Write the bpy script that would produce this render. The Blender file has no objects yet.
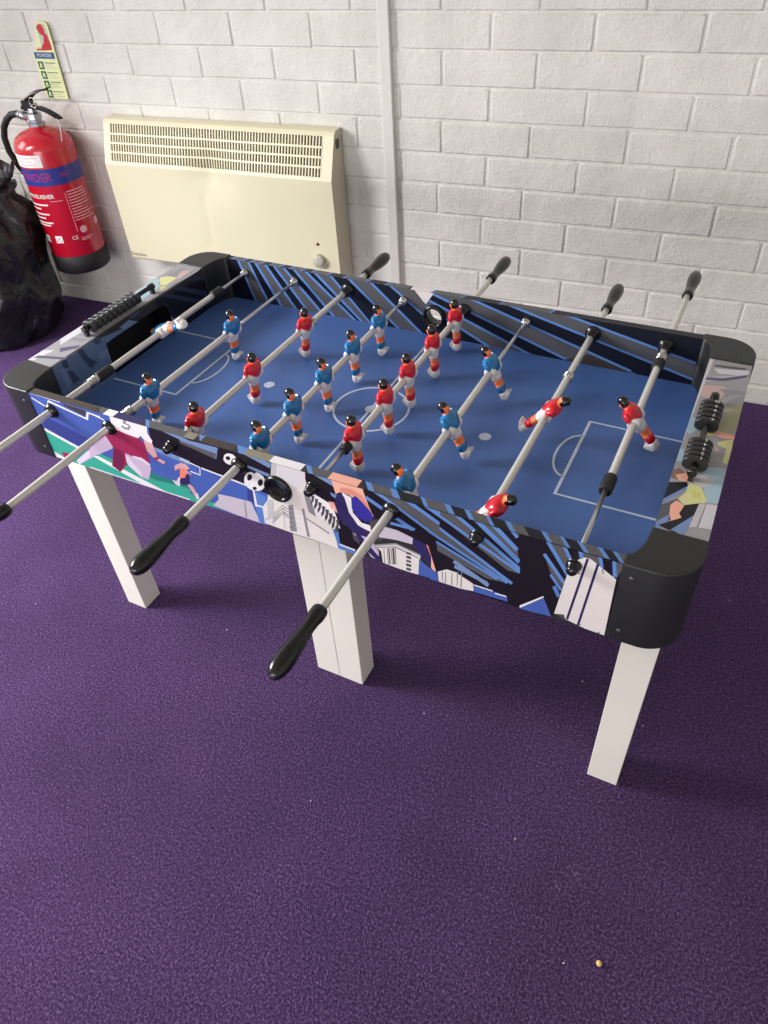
WORLD=.60
LIGHTS=[('added_carpet_light',(-1.05,-1.6,1.3),(-.1,-2.25,.0),.8,.7,92,(.98,.98,1.0)),  # unseen light added in open space for the carpet's falloff, no window there
        ('left_window_light',(-2.2,-1.1,1.5),(0,-.1,.6),.9,1.2,24,(1.0,.99,.96)),
        ('rear_window_light',(.6,-4.6,.7),(1.3,0,.2),2.4,.9,52,(1.0,.985,.95))]
FRONT = [('royal',[(0.054,0.592),(0.323,0.583),(0.536,0.586),(0.498,0.431),(0.273,0.422),(0.007,0.423)]),('black',[(0.322,0.579),(0.539,0.581),(0.513,0.505),(0.48,0.508),(0.438,0.512),(0.4,0.516),(0.363,0.522),(0.314,0.531)]),('navy2',[(0.092,0.528),(0.159,0.511),(0.184,0.505),(0.152,0.483),(0.079,0.496)]),('white',[(0.085,0.569),(0.148,0.568),(0.146,0.565),(0.084,0.566)]),('white',[(0.083,0.559),(0.11,0.549),(0.12,0.563),(0.192,0.549),(0.2,0.562),(0.225,0.56),(0.224,0.557),(0.202,0.559),(0.195,0.545),(0.119,0.559),(0.109,0.546),(0.081,0.557)]),('brown',[(0.149,0.565),(0.197,0.563),(0.192,0.552),(0.155,0.56)]),('white',[(0.206,0.562),(0.232,0.556),(0.231,0.554),(0.205,0.56)]),('steel',[(0.32,0.578),(0.394,0.563),(0.392,0.556),(0.32,0.572)]),('steel',[(0.297,0.534),(0.313,0.531),(0.382,0.524),(0.38,0.515),(0.31,0.524),(0.295,0.53)]),('steel',[(0.376,0.563),(0.442,0.565),(0.434,0.543),(0.4,0.551),(0.373,0.553)]),('grey',[(0.373,0.553),(0.4,0.549),(0.432,0.542),(0.436,0.553),(0.374,0.558)]),('white',[(0.364,0.524),(0.399,0.518),(0.395,0.501),(0.376,0.502),(0.377,0.504),(0.394,0.503),(0.397,0.516),(0.363,0.522)]),('white',[(0.401,0.518),(0.48,0.511),(0.479,0.508),(0.4,0.515)]),('steel',[(0.47,0.58),(0.529,0.564),(0.526,0.555),(0.476,0.57)]),('steel',[(0.488,0.549),(0.523,0.544),(0.522,0.538),(0.487,0.544)]),('green',[(0.08,0.499),(0.146,0.482),(0.191,0.479),(0.168,0.424),(0.11,0.428),(0.074,0.436)]),('green',[(0.176,0.494),(0.198,0.479),(0.287,0.471),(0.365,0.465),(0.358,0.442),(0.259,0.43),(0.149,0.43)]),('green',[(0.345,0.463),(0.379,0.451),(0.411,0.452),(0.438,0.449),(0.44,0.444),(0.403,0.442),(0.338,0.438)]),('white',[(0.08,0.5),(0.082,0.5),(0.148,0.481),(0.144,0.476),(0.079,0.494)]),('white',[(0.172,0.47),(0.185,0.474),(0.325,0.439),(0.357,0.439),(0.356,0.436),(0.312,0.43),(0.264,0.442)]),('white',[(0.076,0.453),(0.105,0.443),(0.171,0.431),(0.165,0.418),(0.092,0.428),(0.072,0.436)]),('white',[(0.154,0.443),(0.248,0.442),(0.358,0.443),(0.356,0.436),(0.244,0.431),(0.148,0.429)]),('green2',[(0.251,0.48),(0.296,0.474),(0.367,0.471),(0.366,0.467),(0.296,0.461),(0.254,0.473)]),('crowd',[(0.419,0.474),(0.445,0.477),(0.479,0.479),(0.488,0.441),(0.441,0.442),(0.403,0.446),(0.418,0.463)]),('grey2',[(0.466,0.477),(0.468,0.476),(0.465,0.443),(0.462,0.444)]),('navy2',[(0.477,0.503),(0.49,0.502),(0.485,0.478),(0.474,0.482)]),('royal2',[(0.489,0.503),(0.509,0.499),(0.502,0.479),(0.495,0.441),(0.485,0.443),(0.486,0.476)]),('white',[(0.487,0.506),(0.49,0.507),(0.489,0.477),(0.501,0.478),(0.499,0.475),(0.485,0.473)]),('white',[(0.469,0.548),(0.466,0.544),(0.461,0.541),(0.457,0.54),(0.452,0.54),(0.449,0.542),(0.447,0.545),(0.448,0.549),(0.45,0.554),(0.453,0.557),(0.457,0.56),(0.462,0.561),(0.466,0.561),(0.469,0.559),(0.471,0.556),(0.471,0.552)]),('black',[(0.46,0.551),(0.459,0.55),(0.457,0.548),(0.455,0.548),(0.454,0.547),(0.453,0.548),(0.452,0.549),(0.452,0.55),(0.452,0.551),(0.453,0.553),(0.455,0.554),(0.456,0.555),(0.458,0.555),(0.459,0.555),(0.46,0.554),(0.46,0.553)]),('white',[(0.51,0.518),(0.505,0.511),(0.498,0.506),(0.49,0.504),(0.483,0.504),(0.478,0.507),(0.475,0.513),(0.476,0.52),(0.479,0.527),(0.484,0.534),(0.491,0.538),(0.499,0.541),(0.505,0.54),(0.511,0.537),(0.513,0.532),(0.513,0.525)]),('black',[(0.491,0.527),(0.489,0.524),(0.487,0.522),(0.485,0.521),(0.484,0.52),(0.482,0.521),(0.482,0.522),(0.482,0.524),(0.483,0.527),(0.484,0.53),(0.486,0.532),(0.488,0.533),(0.49,0.534),(0.491,0.533),(0.492,0.532),(0.492,0.53)]),('black',[(0.508,0.523),(0.507,0.521),(0.505,0.518),(0.503,0.517),(0.501,0.516),(0.5,0.517),(0.499,0.518),(0.499,0.521),(0.5,0.523),(0.501,0.526),(0.503,0.528),(0.505,0.53),(0.507,0.53),(0.508,0.529),(0.509,0.528),(0.509,0.526)]),('black',[(0.495,0.509),(0.494,0.507),(0.493,0.506),(0.492,0.506),(0.49,0.505),(0.489,0.506),(0.488,0.506),(0.488,0.507),(0.488,0.509),(0.489,0.51),(0.49,0.511),(0.492,0.512),(0.493,0.512),(0.494,0.512),(0.495,0.511),(0.495,0.51)]),('black',[(0.5,0.539),(0.499,0.539),(0.498,0.538),(0.497,0.537),(0.496,0.537),(0.495,0.537),(0.494,0.538),(0.494,0.539),(0.494,0.54),(0.495,0.54),(0.496,0.541),(0.497,0.542),(0.498,0.542),(0.499,0.542),(0.5,0.541),(0.5,0.54)]),('sock',[(0.127,0.447),(0.205,0.511),(0.22,0.528),(0.225,0.515),(0.193,0.482),(0.13,0.44)]),('maroon',[(0.098,0.457),(0.12,0.459),(0.099,0.442)]),('sockw',[(0.127,0.447),(0.167,0.48),(0.176,0.475),(0.13,0.44)]),('sock',[(0.176,0.494),(0.221,0.523),(0.23,0.507),(0.225,0.5),(0.186,0.477),(0.164,0.466)]),('sock',[(0.24,0.501),(0.266,0.497),(0.293,0.496),(0.297,0.484),(0.283,0.457),(0.269,0.457),(0.249,0.474)]),('sockw',[(0.24,0.501),(0.256,0.492),(0.272,0.466),(0.269,0.457),(0.249,0.474)]),('maroon',[(0.221,0.524),(0.255,0.546),(0.291,0.54),(0.301,0.532),(0.298,0.491),(0.283,0.496),(0.265,0.496),(0.251,0.5),(0.246,0.476),(0.224,0.454),(0.21,0.462),(0.229,0.504),(0.225,0.514)]),('maroon2',[(0.231,0.504),(0.246,0.502),(0.242,0.478),(0.224,0.454),(0.211,0.463)]),('sockw',[(0.266,0.499),(0.284,0.5),(0.298,0.492),(0.296,0.488),(0.281,0.494),(0.263,0.495)]),('skin2',[(0.301,0.538),(0.317,0.539),(0.319,0.512),(0.332,0.507),(0.327,0.501),(0.312,0.506),(0.301,0.518)]),('maroon',[(0.31,0.508),(0.319,0.513),(0.322,0.51),(0.311,0.503)]),('white',[(0.246,0.567),(0.261,0.578),(0.279,0.579),(0.308,0.579),(0.319,0.572),(0.314,0.554),(0.319,0.542),(0.316,0.536),(0.303,0.539),(0.298,0.545),(0.291,0.539),(0.274,0.54),(0.251,0.543),(0.245,0.554)]),('grey2',[(0.279,0.574),(0.292,0.572),(0.29,0.568),(0.28,0.569),(0.276,0.562),(0.282,0.561),(0.284,0.557),(0.278,0.55),(0.268,0.549),(0.264,0.552),(0.266,0.556),(0.271,0.553),(0.277,0.554),(0.28,0.557),(0.277,0.559),(0.269,0.56)]),('skin2',[(0.348,0.505),(0.363,0.515),(0.373,0.514),(0.378,0.509),(0.371,0.504),(0.365,0.493),(0.356,0.49),(0.357,0.503),(0.346,0.495)]),('orange',[(0.36,0.506),(0.372,0.508),(0.368,0.493),(0.356,0.49)]),('sockw',[(0.334,0.474),(0.342,0.473),(0.352,0.487),(0.356,0.486),(0.345,0.464),(0.338,0.466)]),('navyd',[(0.354,0.491),(0.372,0.495),(0.368,0.477),(0.357,0.478),(0.351,0.485)]),('skin2',[(0.363,0.512),(0.372,0.516),(0.371,0.507),(0.362,0.502)]),('orange',[(0.358,0.504),(0.368,0.505),(0.364,0.488),(0.351,0.481)]),('navyd',[(0.353,0.483),(0.367,0.486),(0.368,0.476),(0.352,0.469),(0.348,0.473)]),('skin2',[(0.367,0.476),(0.373,0.473),(0.38,0.453),(0.374,0.448),(0.363,0.472)]),('sockw',[(0.373,0.459),(0.379,0.462),(0.379,0.451),(0.373,0.447)]),('skin2',[(0.368,0.504),(0.378,0.498),(0.377,0.496),(0.366,0.5)]),('black',[(0.582,0.578),(0.631,0.562),(0.662,0.555),(0.679,0.448),(0.647,0.448),(0.619,0.449),(0.62,0.477),(0.625,0.486),(0.592,0.533),(0.581,0.554)]),('steel',[(0.584,0.577),(0.587,0.577),(0.631,0.562),(0.662,0.55),(0.661,0.546),(0.628,0.554),(0.584,0.571)]),('steel',[(0.617,0.544),(0.631,0.542),(0.632,0.533),(0.619,0.538)]),('royal2',[(0.612,0.474),(0.622,0.48),(0.622,0.453),(0.647,0.448),(0.642,0.439),(0.618,0.441),(0.614,0.458)]),('white',[(0.621,0.451),(0.646,0.45),(0.645,0.447),(0.621,0.449)]),('cream',[(0.53,0.565),(0.534,0.573),(0.546,0.582),(0.584,0.581),(0.581,0.554),(0.583,0.535),(0.592,0.533),(0.625,0.484),(0.613,0.475),(0.617,0.456),(0.618,0.441),(0.578,0.442),(0.543,0.442),(0.496,0.444),(0.498,0.475),(0.51,0.494),(0.525,0.543)]),('greyl',[(0.53,0.565),(0.542,0.577),(0.533,0.539),(0.524,0.54)]),('greyl',[(0.51,0.494),(0.52,0.497),(0.513,0.46),(0.497,0.449),(0.505,0.477)]),('cream',[(0.499,0.474),(0.508,0.483),(0.504,0.459),(0.498,0.454)]),('dots',[(0.542,0.573),(0.582,0.576),(0.579,0.547),(0.558,0.524),(0.556,0.537),(0.537,0.542)]),('grey2',[(0.545,0.496),(0.553,0.5),(0.552,0.448),(0.54,0.445)]),('grey2',[(0.567,0.498),(0.571,0.499),(0.573,0.445),(0.568,0.445)]),('grey2',[(0.569,0.481),(0.571,0.483),(0.607,0.467),(0.606,0.464)]),('grey2',[(0.574,0.531),(0.583,0.536),(0.589,0.49),(0.578,0.495)]),('grey2',[(0.514,0.468),(0.535,0.493),(0.544,0.489),(0.544,0.487),(0.534,0.491),(0.514,0.466)]),('grey2',[(0.513,0.462),(0.534,0.488),(0.544,0.483),(0.543,0.482),(0.533,0.485),(0.513,0.46)]),('grey2',[(0.511,0.456),(0.533,0.482),(0.543,0.477),(0.542,0.476),(0.532,0.48),(0.512,0.454)]),('grey2',[(0.51,0.45),(0.532,0.476),(0.542,0.472),(0.541,0.47),(0.531,0.474),(0.51,0.448)]),('grey2',[(0.51,0.45),(0.533,0.479),(0.546,0.476),(0.546,0.474),(0.532,0.477),(0.51,0.449)]),('greyl',[(0.533,0.477),(0.535,0.477),(0.532,0.446),(0.53,0.446)]),('greyl',[(0.556,0.495),(0.566,0.495),(0.566,0.494),(0.556,0.494)]),('greyl',[(0.519,0.494),(0.52,0.494),(0.513,0.449),(0.511,0.45)]),('greyd',[(0.545,0.491),(0.553,0.493),(0.553,0.492),(0.545,0.49)]),('greyl',[(0.554,0.486),(0.564,0.486),(0.564,0.485),(0.554,0.485)]),('greyl',[(0.519,0.494),(0.52,0.494),(0.513,0.449),(0.511,0.45)]),('greyd',[(0.544,0.482),(0.551,0.484),(0.551,0.483),(0.544,0.481)]),('greyl',[(0.553,0.476),(0.563,0.476),(0.563,0.475),(0.552,0.475)]),('greyl',[(0.519,0.494),(0.52,0.494),(0.513,0.449),(0.511,0.45)]),('greyd',[(0.542,0.472),(0.55,0.475),(0.55,0.474),(0.542,0.471)]),('greyl',[(0.551,0.467),(0.561,0.467),(0.561,0.466),(0.551,0.466)]),('greyl',[(0.519,0.494),(0.52,0.494),(0.513,0.449),(0.511,0.45)]),('greyd',[(0.541,0.463),(0.548,0.465),(0.548,0.464),(0.541,0.462)]),('greyl',[(0.55,0.457),(0.56,0.457),(0.56,0.456),(0.549,0.456)]),('greyl',[(0.519,0.494),(0.52,0.494),(0.513,0.449),(0.511,0.45)]),('greyd',[(0.539,0.453),(0.547,0.455),(0.547,0.454),(0.539,0.452)]),('white',[(0.583,0.534),(0.588,0.534),(0.616,0.523),(0.621,0.509),(0.626,0.482),(0.614,0.485),(0.589,0.496)]),('greyd',[(0.587,0.529),(0.592,0.529),(0.589,0.519),(0.583,0.509),(0.584,0.514),(0.586,0.52)]),('greyd',[(0.592,0.525),(0.597,0.525),(0.594,0.513),(0.588,0.503),(0.588,0.509),(0.591,0.516)]),('greyd',[(0.596,0.52),(0.602,0.52),(0.598,0.507),(0.593,0.498),(0.593,0.505),(0.596,0.511)]),('greyd',[(0.601,0.515),(0.607,0.515),(0.603,0.501),(0.598,0.493),(0.598,0.5),(0.601,0.506)]),('greyd',[(0.606,0.511),(0.612,0.511),(0.608,0.495),(0.603,0.487),(0.603,0.496),(0.606,0.502)]),('greyd',[(0.611,0.506),(0.617,0.506),(0.613,0.489),(0.608,0.482),(0.608,0.491),(0.611,0.497)]),('greyd',[(0.616,0.502),(0.621,0.502),(0.617,0.483),(0.612,0.476),(0.613,0.486),(0.616,0.492)]),('greyd',[(0.621,0.497),(0.626,0.497),(0.622,0.477),(0.617,0.471),(0.618,0.481),(0.621,0.488)]),('skin3',[(0.613,0.527),(0.622,0.528),(0.63,0.521),(0.636,0.509),(0.625,0.51),(0.615,0.516)]),('grey',[(0.625,0.51),(0.641,0.506),(0.647,0.49),(0.632,0.493)]),('greyd',[(0.644,0.498),(0.655,0.488),(0.654,0.463),(0.645,0.47)]),('skin3',[(0.621,0.571),(0.636,0.579),(0.65,0.582),(0.667,0.579),(0.668,0.562),(0.674,0.54),(0.68,0.523),(0.669,0.534),(0.66,0.542),(0.644,0.55),(0.633,0.55),(0.626,0.544)]),('skin4',[(0.634,0.558),(0.651,0.561),(0.665,0.555),(0.674,0.54),(0.677,0.53),(0.661,0.542),(0.65,0.55),(0.633,0.549)]),('white',[(0.636,0.55),(0.649,0.546),(0.649,0.52),(0.661,0.506),(0.675,0.506),(0.674,0.492),(0.654,0.494),(0.642,0.511)]),('navyd',[(0.628,0.546),(0.634,0.549),(0.639,0.542),(0.643,0.518),(0.655,0.499),(0.674,0.493),(0.671,0.479),(0.651,0.481),(0.627,0.499),(0.622,0.527)]),('indigo',[(0.649,0.545),(0.656,0.551),(0.666,0.542),(0.677,0.53),(0.68,0.519),(0.667,0.509),(0.654,0.515),(0.648,0.527)]),('navyd',[(0.64,0.51),(0.655,0.498),(0.674,0.494),(0.671,0.486),(0.65,0.487),(0.637,0.499)]),('greyd',[(0.673,0.513),(0.685,0.521),(0.686,0.506),(0.694,0.49),(0.686,0.482),(0.674,0.494)]),('sock',[(0.645,0.481),(0.673,0.482),(0.683,0.461),(0.682,0.443),(0.67,0.446),(0.655,0.475)]),('navyd',[(0.649,0.481),(0.657,0.482),(0.688,0.445),(0.68,0.442),(0.661,0.458)]),('crowd',[(0.692,0.511),(0.705,0.512),(0.718,0.512),(0.737,0.513),(0.734,0.495),(0.712,0.494),(0.685,0.489),(0.688,0.502)]),('navyd',[(0.736,0.517),(0.742,0.523),(0.751,0.526),(0.758,0.506),(0.76,0.468),(0.745,0.477),(0.734,0.496)]),('orange',[(0.748,0.524),(0.755,0.526),(0.759,0.518),(0.761,0.498),(0.76,0.483),(0.753,0.504)]),('skin3',[(0.758,0.501),(0.762,0.493),(0.772,0.481),(0.772,0.469),(0.766,0.457),(0.76,0.461),(0.76,0.483)]),('cream',[(0.676,0.471),(0.71,0.487),(0.745,0.479),(0.741,0.441),(0.717,0.44),(0.688,0.442),(0.687,0.463)]),('grey2',[(0.676,0.472),(0.71,0.488),(0.745,0.481),(0.744,0.478),(0.71,0.485),(0.677,0.469)]),('grey2',[(0.676,0.467),(0.709,0.482),(0.743,0.474),(0.743,0.472),(0.707,0.479),(0.678,0.466)]),('greyd',[(0.691,0.471),(0.692,0.472),(0.691,0.44),(0.69,0.44)]),('greyd',[(0.696,0.473),(0.697,0.474),(0.697,0.442),(0.696,0.442)]),('greyd',[(0.698,0.474),(0.7,0.475),(0.7,0.443),(0.698,0.443)]),('greyd',[(0.702,0.476),(0.703,0.476),(0.703,0.444),(0.702,0.444)]),('greyd',[(0.704,0.477),(0.707,0.478),(0.707,0.446),(0.704,0.446)]),('greyd',[(0.708,0.478),(0.709,0.479),(0.709,0.447),(0.708,0.447)]),('greyd',[(0.725,0.478),(0.732,0.478),(0.731,0.474),(0.724,0.474)]),('greyd',[(0.725,0.471),(0.731,0.471),(0.731,0.466),(0.724,0.466)]),('greyd',[(0.724,0.463),(0.731,0.463),(0.731,0.459),(0.724,0.459)]),('greyd',[(0.724,0.456),(0.731,0.456),(0.731,0.451),(0.723,0.451)]),('greyd',[(0.724,0.448),(0.731,0.448),(0.73,0.443),(0.723,0.443)]),('royal',[(0.743,0.472),(0.752,0.465),(0.76,0.46),(0.772,0.456),(0.772,0.443),(0.741,0.441)]),('black',[(0.667,0.584),(0.902,0.586),(0.915,0.432),(0.882,0.432),(0.772,0.438),(0.756,0.502),(0.714,0.512),(0.68,0.524),(0.671,0.557)]),('grey',[(0.669,0.594),(0.754,0.578),(0.778,0.579),(0.878,0.508),(0.877,0.502),(0.862,0.501),(0.759,0.566),(0.69,0.592)]),('grey',[(0.805,0.582),(0.829,0.58),(0.872,0.54),(0.875,0.521)]),('grey',[(0.853,0.582),(0.876,0.583),(0.871,0.56)]),('grey',[(0.707,0.566),(0.759,0.546),(0.869,0.48),(0.862,0.479),(0.759,0.529)]),('grey',[(0.768,0.513),(0.864,0.479),(0.85,0.477),(0.837,0.475),(0.769,0.498)]),('grey',[(0.687,0.589),(0.716,0.573),(0.707,0.575),(0.675,0.585)]),('steelb',[(0.687,0.605),(0.759,0.568),(0.757,0.564),(0.685,0.601)]),('steelb',[(0.759,0.568),(0.878,0.506),(0.876,0.502),(0.757,0.564)]),('steelb',[(0.778,0.582),(0.88,0.511),(0.877,0.506),(0.775,0.578)]),('steelb',[(0.806,0.585),(0.877,0.525),(0.874,0.518),(0.802,0.579)]),('steelb',[(0.831,0.583),(0.873,0.543),(0.87,0.537),(0.827,0.577)]),('steelb',[(0.853,0.584),(0.872,0.562),(0.869,0.558),(0.85,0.58)]),('steelb',[(0.708,0.57),(0.76,0.548),(0.758,0.544),(0.706,0.566)]),('steelb',[(0.76,0.548),(0.87,0.483),(0.868,0.478),(0.758,0.544)]),('steelb',[(0.758,0.53),(0.864,0.481),(0.862,0.477),(0.756,0.526)]),('steelb',[(0.768,0.515),(0.851,0.482),(0.849,0.478),(0.767,0.511)]),('steel',[(0.793,0.491),(0.84,0.467),(0.838,0.46),(0.79,0.485)]),('steel',[(0.793,0.482),(0.838,0.47),(0.836,0.464),(0.792,0.476)]),('steelb',[(0.668,0.579),(0.744,0.54),(0.742,0.536),(0.666,0.575)]),('steelb',[(0.707,0.582),(0.773,0.547),(0.771,0.543),(0.704,0.578)]),('steelb',[(0.745,0.581),(0.774,0.564),(0.772,0.56),(0.743,0.578)]),('steelb',[(0.672,0.557),(0.737,0.525),(0.734,0.519),(0.669,0.552)]),('steelb',[(0.705,0.524),(0.739,0.526),(0.738,0.521),(0.703,0.519)]),('grey',[(0.671,0.578),(0.704,0.58),(0.743,0.557),(0.772,0.543),(0.772,0.529),(0.725,0.547),(0.695,0.561)]),('grey',[(0.746,0.581),(0.773,0.579),(0.773,0.565)]),('steelb',[(0.666,0.578),(0.673,0.579),(0.772,0.523),(0.772,0.518)]),('steelb',[(0.705,0.58),(0.713,0.581),(0.772,0.549),(0.772,0.543)]),('steelb',[(0.744,0.581),(0.751,0.581),(0.773,0.567),(0.773,0.56)]),('cream',[(0.769,0.459),(0.782,0.469),(0.794,0.469),(0.818,0.458),(0.82,0.444),(0.802,0.441),(0.771,0.441)]),('grey2',[(0.775,0.462),(0.777,0.462),(0.776,0.442),(0.775,0.442)]),('grey2',[(0.78,0.464),(0.781,0.464),(0.781,0.442),(0.779,0.442)]),('grey2',[(0.789,0.468),(0.79,0.468),(0.79,0.443),(0.788,0.442)]),('grey2',[(0.796,0.471),(0.798,0.471),(0.797,0.443),(0.796,0.443)]),('grey2',[(0.802,0.473),(0.803,0.473),(0.803,0.443),(0.801,0.443)]),('royal',[(0.82,0.457),(0.863,0.455),(0.866,0.445),(0.819,0.443)]),('white',[(0.819,0.457),(0.845,0.457),(0.845,0.455),(0.819,0.455)]),('white',[(0.848,0.454),(0.863,0.455),(0.864,0.453),(0.848,0.452)]),('royal',[(0.758,0.448),(0.769,0.447),(0.771,0.441),(0.758,0.439)]),('black',[(0.872,0.581),(0.9,0.58),(0.938,0.529),(0.928,0.452),(0.92,0.444),(0.882,0.44)]),('black',[(0.896,0.582),(0.997,0.583),(1.013,0.453),(0.913,0.467)]),('royal',[(0.882,0.441),(0.909,0.475),(0.922,0.444),(0.907,0.442),(0.882,0.439)]),('white',[(0.881,0.445),(0.909,0.476),(0.91,0.474),(0.882,0.441)]),('grey',[(0.899,0.583),(0.919,0.58),(0.933,0.551),(0.934,0.527)]),('grey',[(0.938,0.58),(0.961,0.581),(0.971,0.552),(0.95,0.556)]),('grey',[(0.98,0.581),(0.997,0.583),(0.987,0.542)]),('grey',[(0.904,0.545),(0.935,0.51),(0.931,0.499),(0.914,0.519)]),('steelb',[(0.898,0.584),(0.936,0.526),(0.933,0.521),(0.895,0.58)]),('steelb',[(0.919,0.583),(0.936,0.551),(0.933,0.548),(0.916,0.579)]),('steelb',[(0.941,0.583),(0.948,0.559),(0.944,0.556),(0.937,0.58)]),('steelb',[(0.963,0.583),(0.971,0.553),(0.968,0.55),(0.959,0.581)]),('steelb',[(0.98,0.582),(0.987,0.544),(0.983,0.542),(0.976,0.581)]),('steelb',[(0.905,0.549),(0.933,0.511),(0.93,0.507),(0.902,0.545)]),('steelb',[(0.915,0.518),(0.93,0.498),(0.928,0.494),(0.913,0.515)]),('royal2',[(0.922,0.501),(0.929,0.486),(0.926,0.481),(0.918,0.497)]),('cream',[(0.932,0.543),(0.949,0.56),(0.956,0.56),(0.987,0.54),(0.988,0.441),(0.964,0.442),(0.925,0.451),(0.927,0.469),(0.933,0.525)]),('navyd',[(0.954,0.559),(0.943,0.448),(0.94,0.448),(0.951,0.559)]),('navyd',[(0.966,0.555),(0.957,0.443),(0.954,0.443),(0.963,0.555)]),('grey2',[(0.936,0.531),(0.948,0.534),(0.947,0.531),(0.935,0.528)]),('grey2',[(0.969,0.549),(0.971,0.55),(0.973,0.544),(0.972,0.542)]),('greyd',[(0.925,0.451),(0.937,0.455),(0.94,0.446),(0.931,0.449)]),('greyd',[(0.953,0.445),(0.959,0.447),(0.956,0.441)]),('greyd',[(0.979,0.443),(0.983,0.444),(0.981,0.44)])]
REAR = [('blackb',[(0.042,0.677),(0.545,0.681),(0.544,0.343),(-0.096,0.185)]),('grey',[(0.101,0.583),(0.124,0.582),(0.168,0.477),(0.135,0.474)]),('grey',[(0.139,0.583),(0.16,0.582),(0.238,0.47),(0.2,0.473)]),('grey',[(0.181,0.58),(0.2,0.582),(0.302,0.473),(0.268,0.47)]),('grey',[(0.224,0.581),(0.247,0.582),(0.368,0.48),(0.327,0.472)]),('grey',[(0.271,0.58),(0.305,0.582),(0.421,0.46),(0.386,0.478)]),('grey',[(0.339,0.584),(0.388,0.581),(0.528,0.464),(0.48,0.465)]),('grey',[(0.425,0.582),(0.525,0.581),(0.544,0.496)]),('steelb',[(0.103,0.584),(0.138,0.476),(0.133,0.473),(0.098,0.582)]),('steelb',[(0.126,0.584),(0.17,0.478),(0.165,0.475),(0.122,0.581)]),('steelb',[(0.142,0.584),(0.203,0.474),(0.198,0.471),(0.137,0.581)]),('steelb',[(0.163,0.584),(0.24,0.472),(0.235,0.469),(0.158,0.581)]),('steelb',[(0.183,0.582),(0.27,0.472),(0.266,0.468),(0.179,0.579)]),('steelb',[(0.202,0.583),(0.304,0.475),(0.3,0.471),(0.198,0.58)]),('steelb',[(0.226,0.583),(0.329,0.474),(0.325,0.47),(0.222,0.58)]),('steelb',[(0.249,0.583),(0.37,0.482),(0.366,0.478),(0.245,0.58)]),('steelb',[(0.273,0.582),(0.387,0.48),(0.384,0.476),(0.269,0.578)]),('steelb',[(0.307,0.584),(0.422,0.461),(0.419,0.458),(0.303,0.581)]),('steelb',[(0.341,0.585),(0.481,0.467),(0.478,0.464),(0.337,0.582)]),('steelb',[(0.39,0.583),(0.53,0.466),(0.527,0.462),(0.387,0.579)]),('steelb',[(0.427,0.583),(0.584,0.472),(0.582,0.468),(0.424,0.58)]),('blackb',[(0.531,0.591),(1.008,0.594),(1.037,0.475),(0.544,0.451),(0.517,0.541)]),('grey',[(0.592,0.571),(0.893,0.487),(0.909,0.481),(0.799,0.476),(0.789,0.484),(0.531,0.565)]),('grey',[(0.662,0.571),(0.75,0.573),(0.989,0.523),(0.996,0.492)]),('grey',[(0.521,0.552),(0.723,0.48),(0.662,0.475),(0.642,0.481),(0.517,0.539)]),('steelb',[(0.593,0.573),(0.893,0.489),(0.892,0.485),(0.591,0.569)]),('steelb',[(0.663,0.573),(0.996,0.494),(0.996,0.49),(0.662,0.569)]),('steelb',[(0.75,0.575),(0.989,0.525),(0.989,0.521),(0.749,0.571)]),('steelb',[(0.532,0.567),(0.79,0.486),(0.788,0.482),(0.53,0.563)]),('steelb',[(0.522,0.554),(0.724,0.482),(0.722,0.478),(0.52,0.55)]),('steelb',[(0.518,0.541),(0.644,0.483),(0.641,0.479),(0.516,0.537)]),('brown',[(0.821,0.503),(0.893,0.485),(0.842,0.478),(0.772,0.482)]),('cream',[(0.49,0.572),(0.535,0.57),(0.524,0.554),(0.517,0.543),(0.512,0.547)])]
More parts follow.
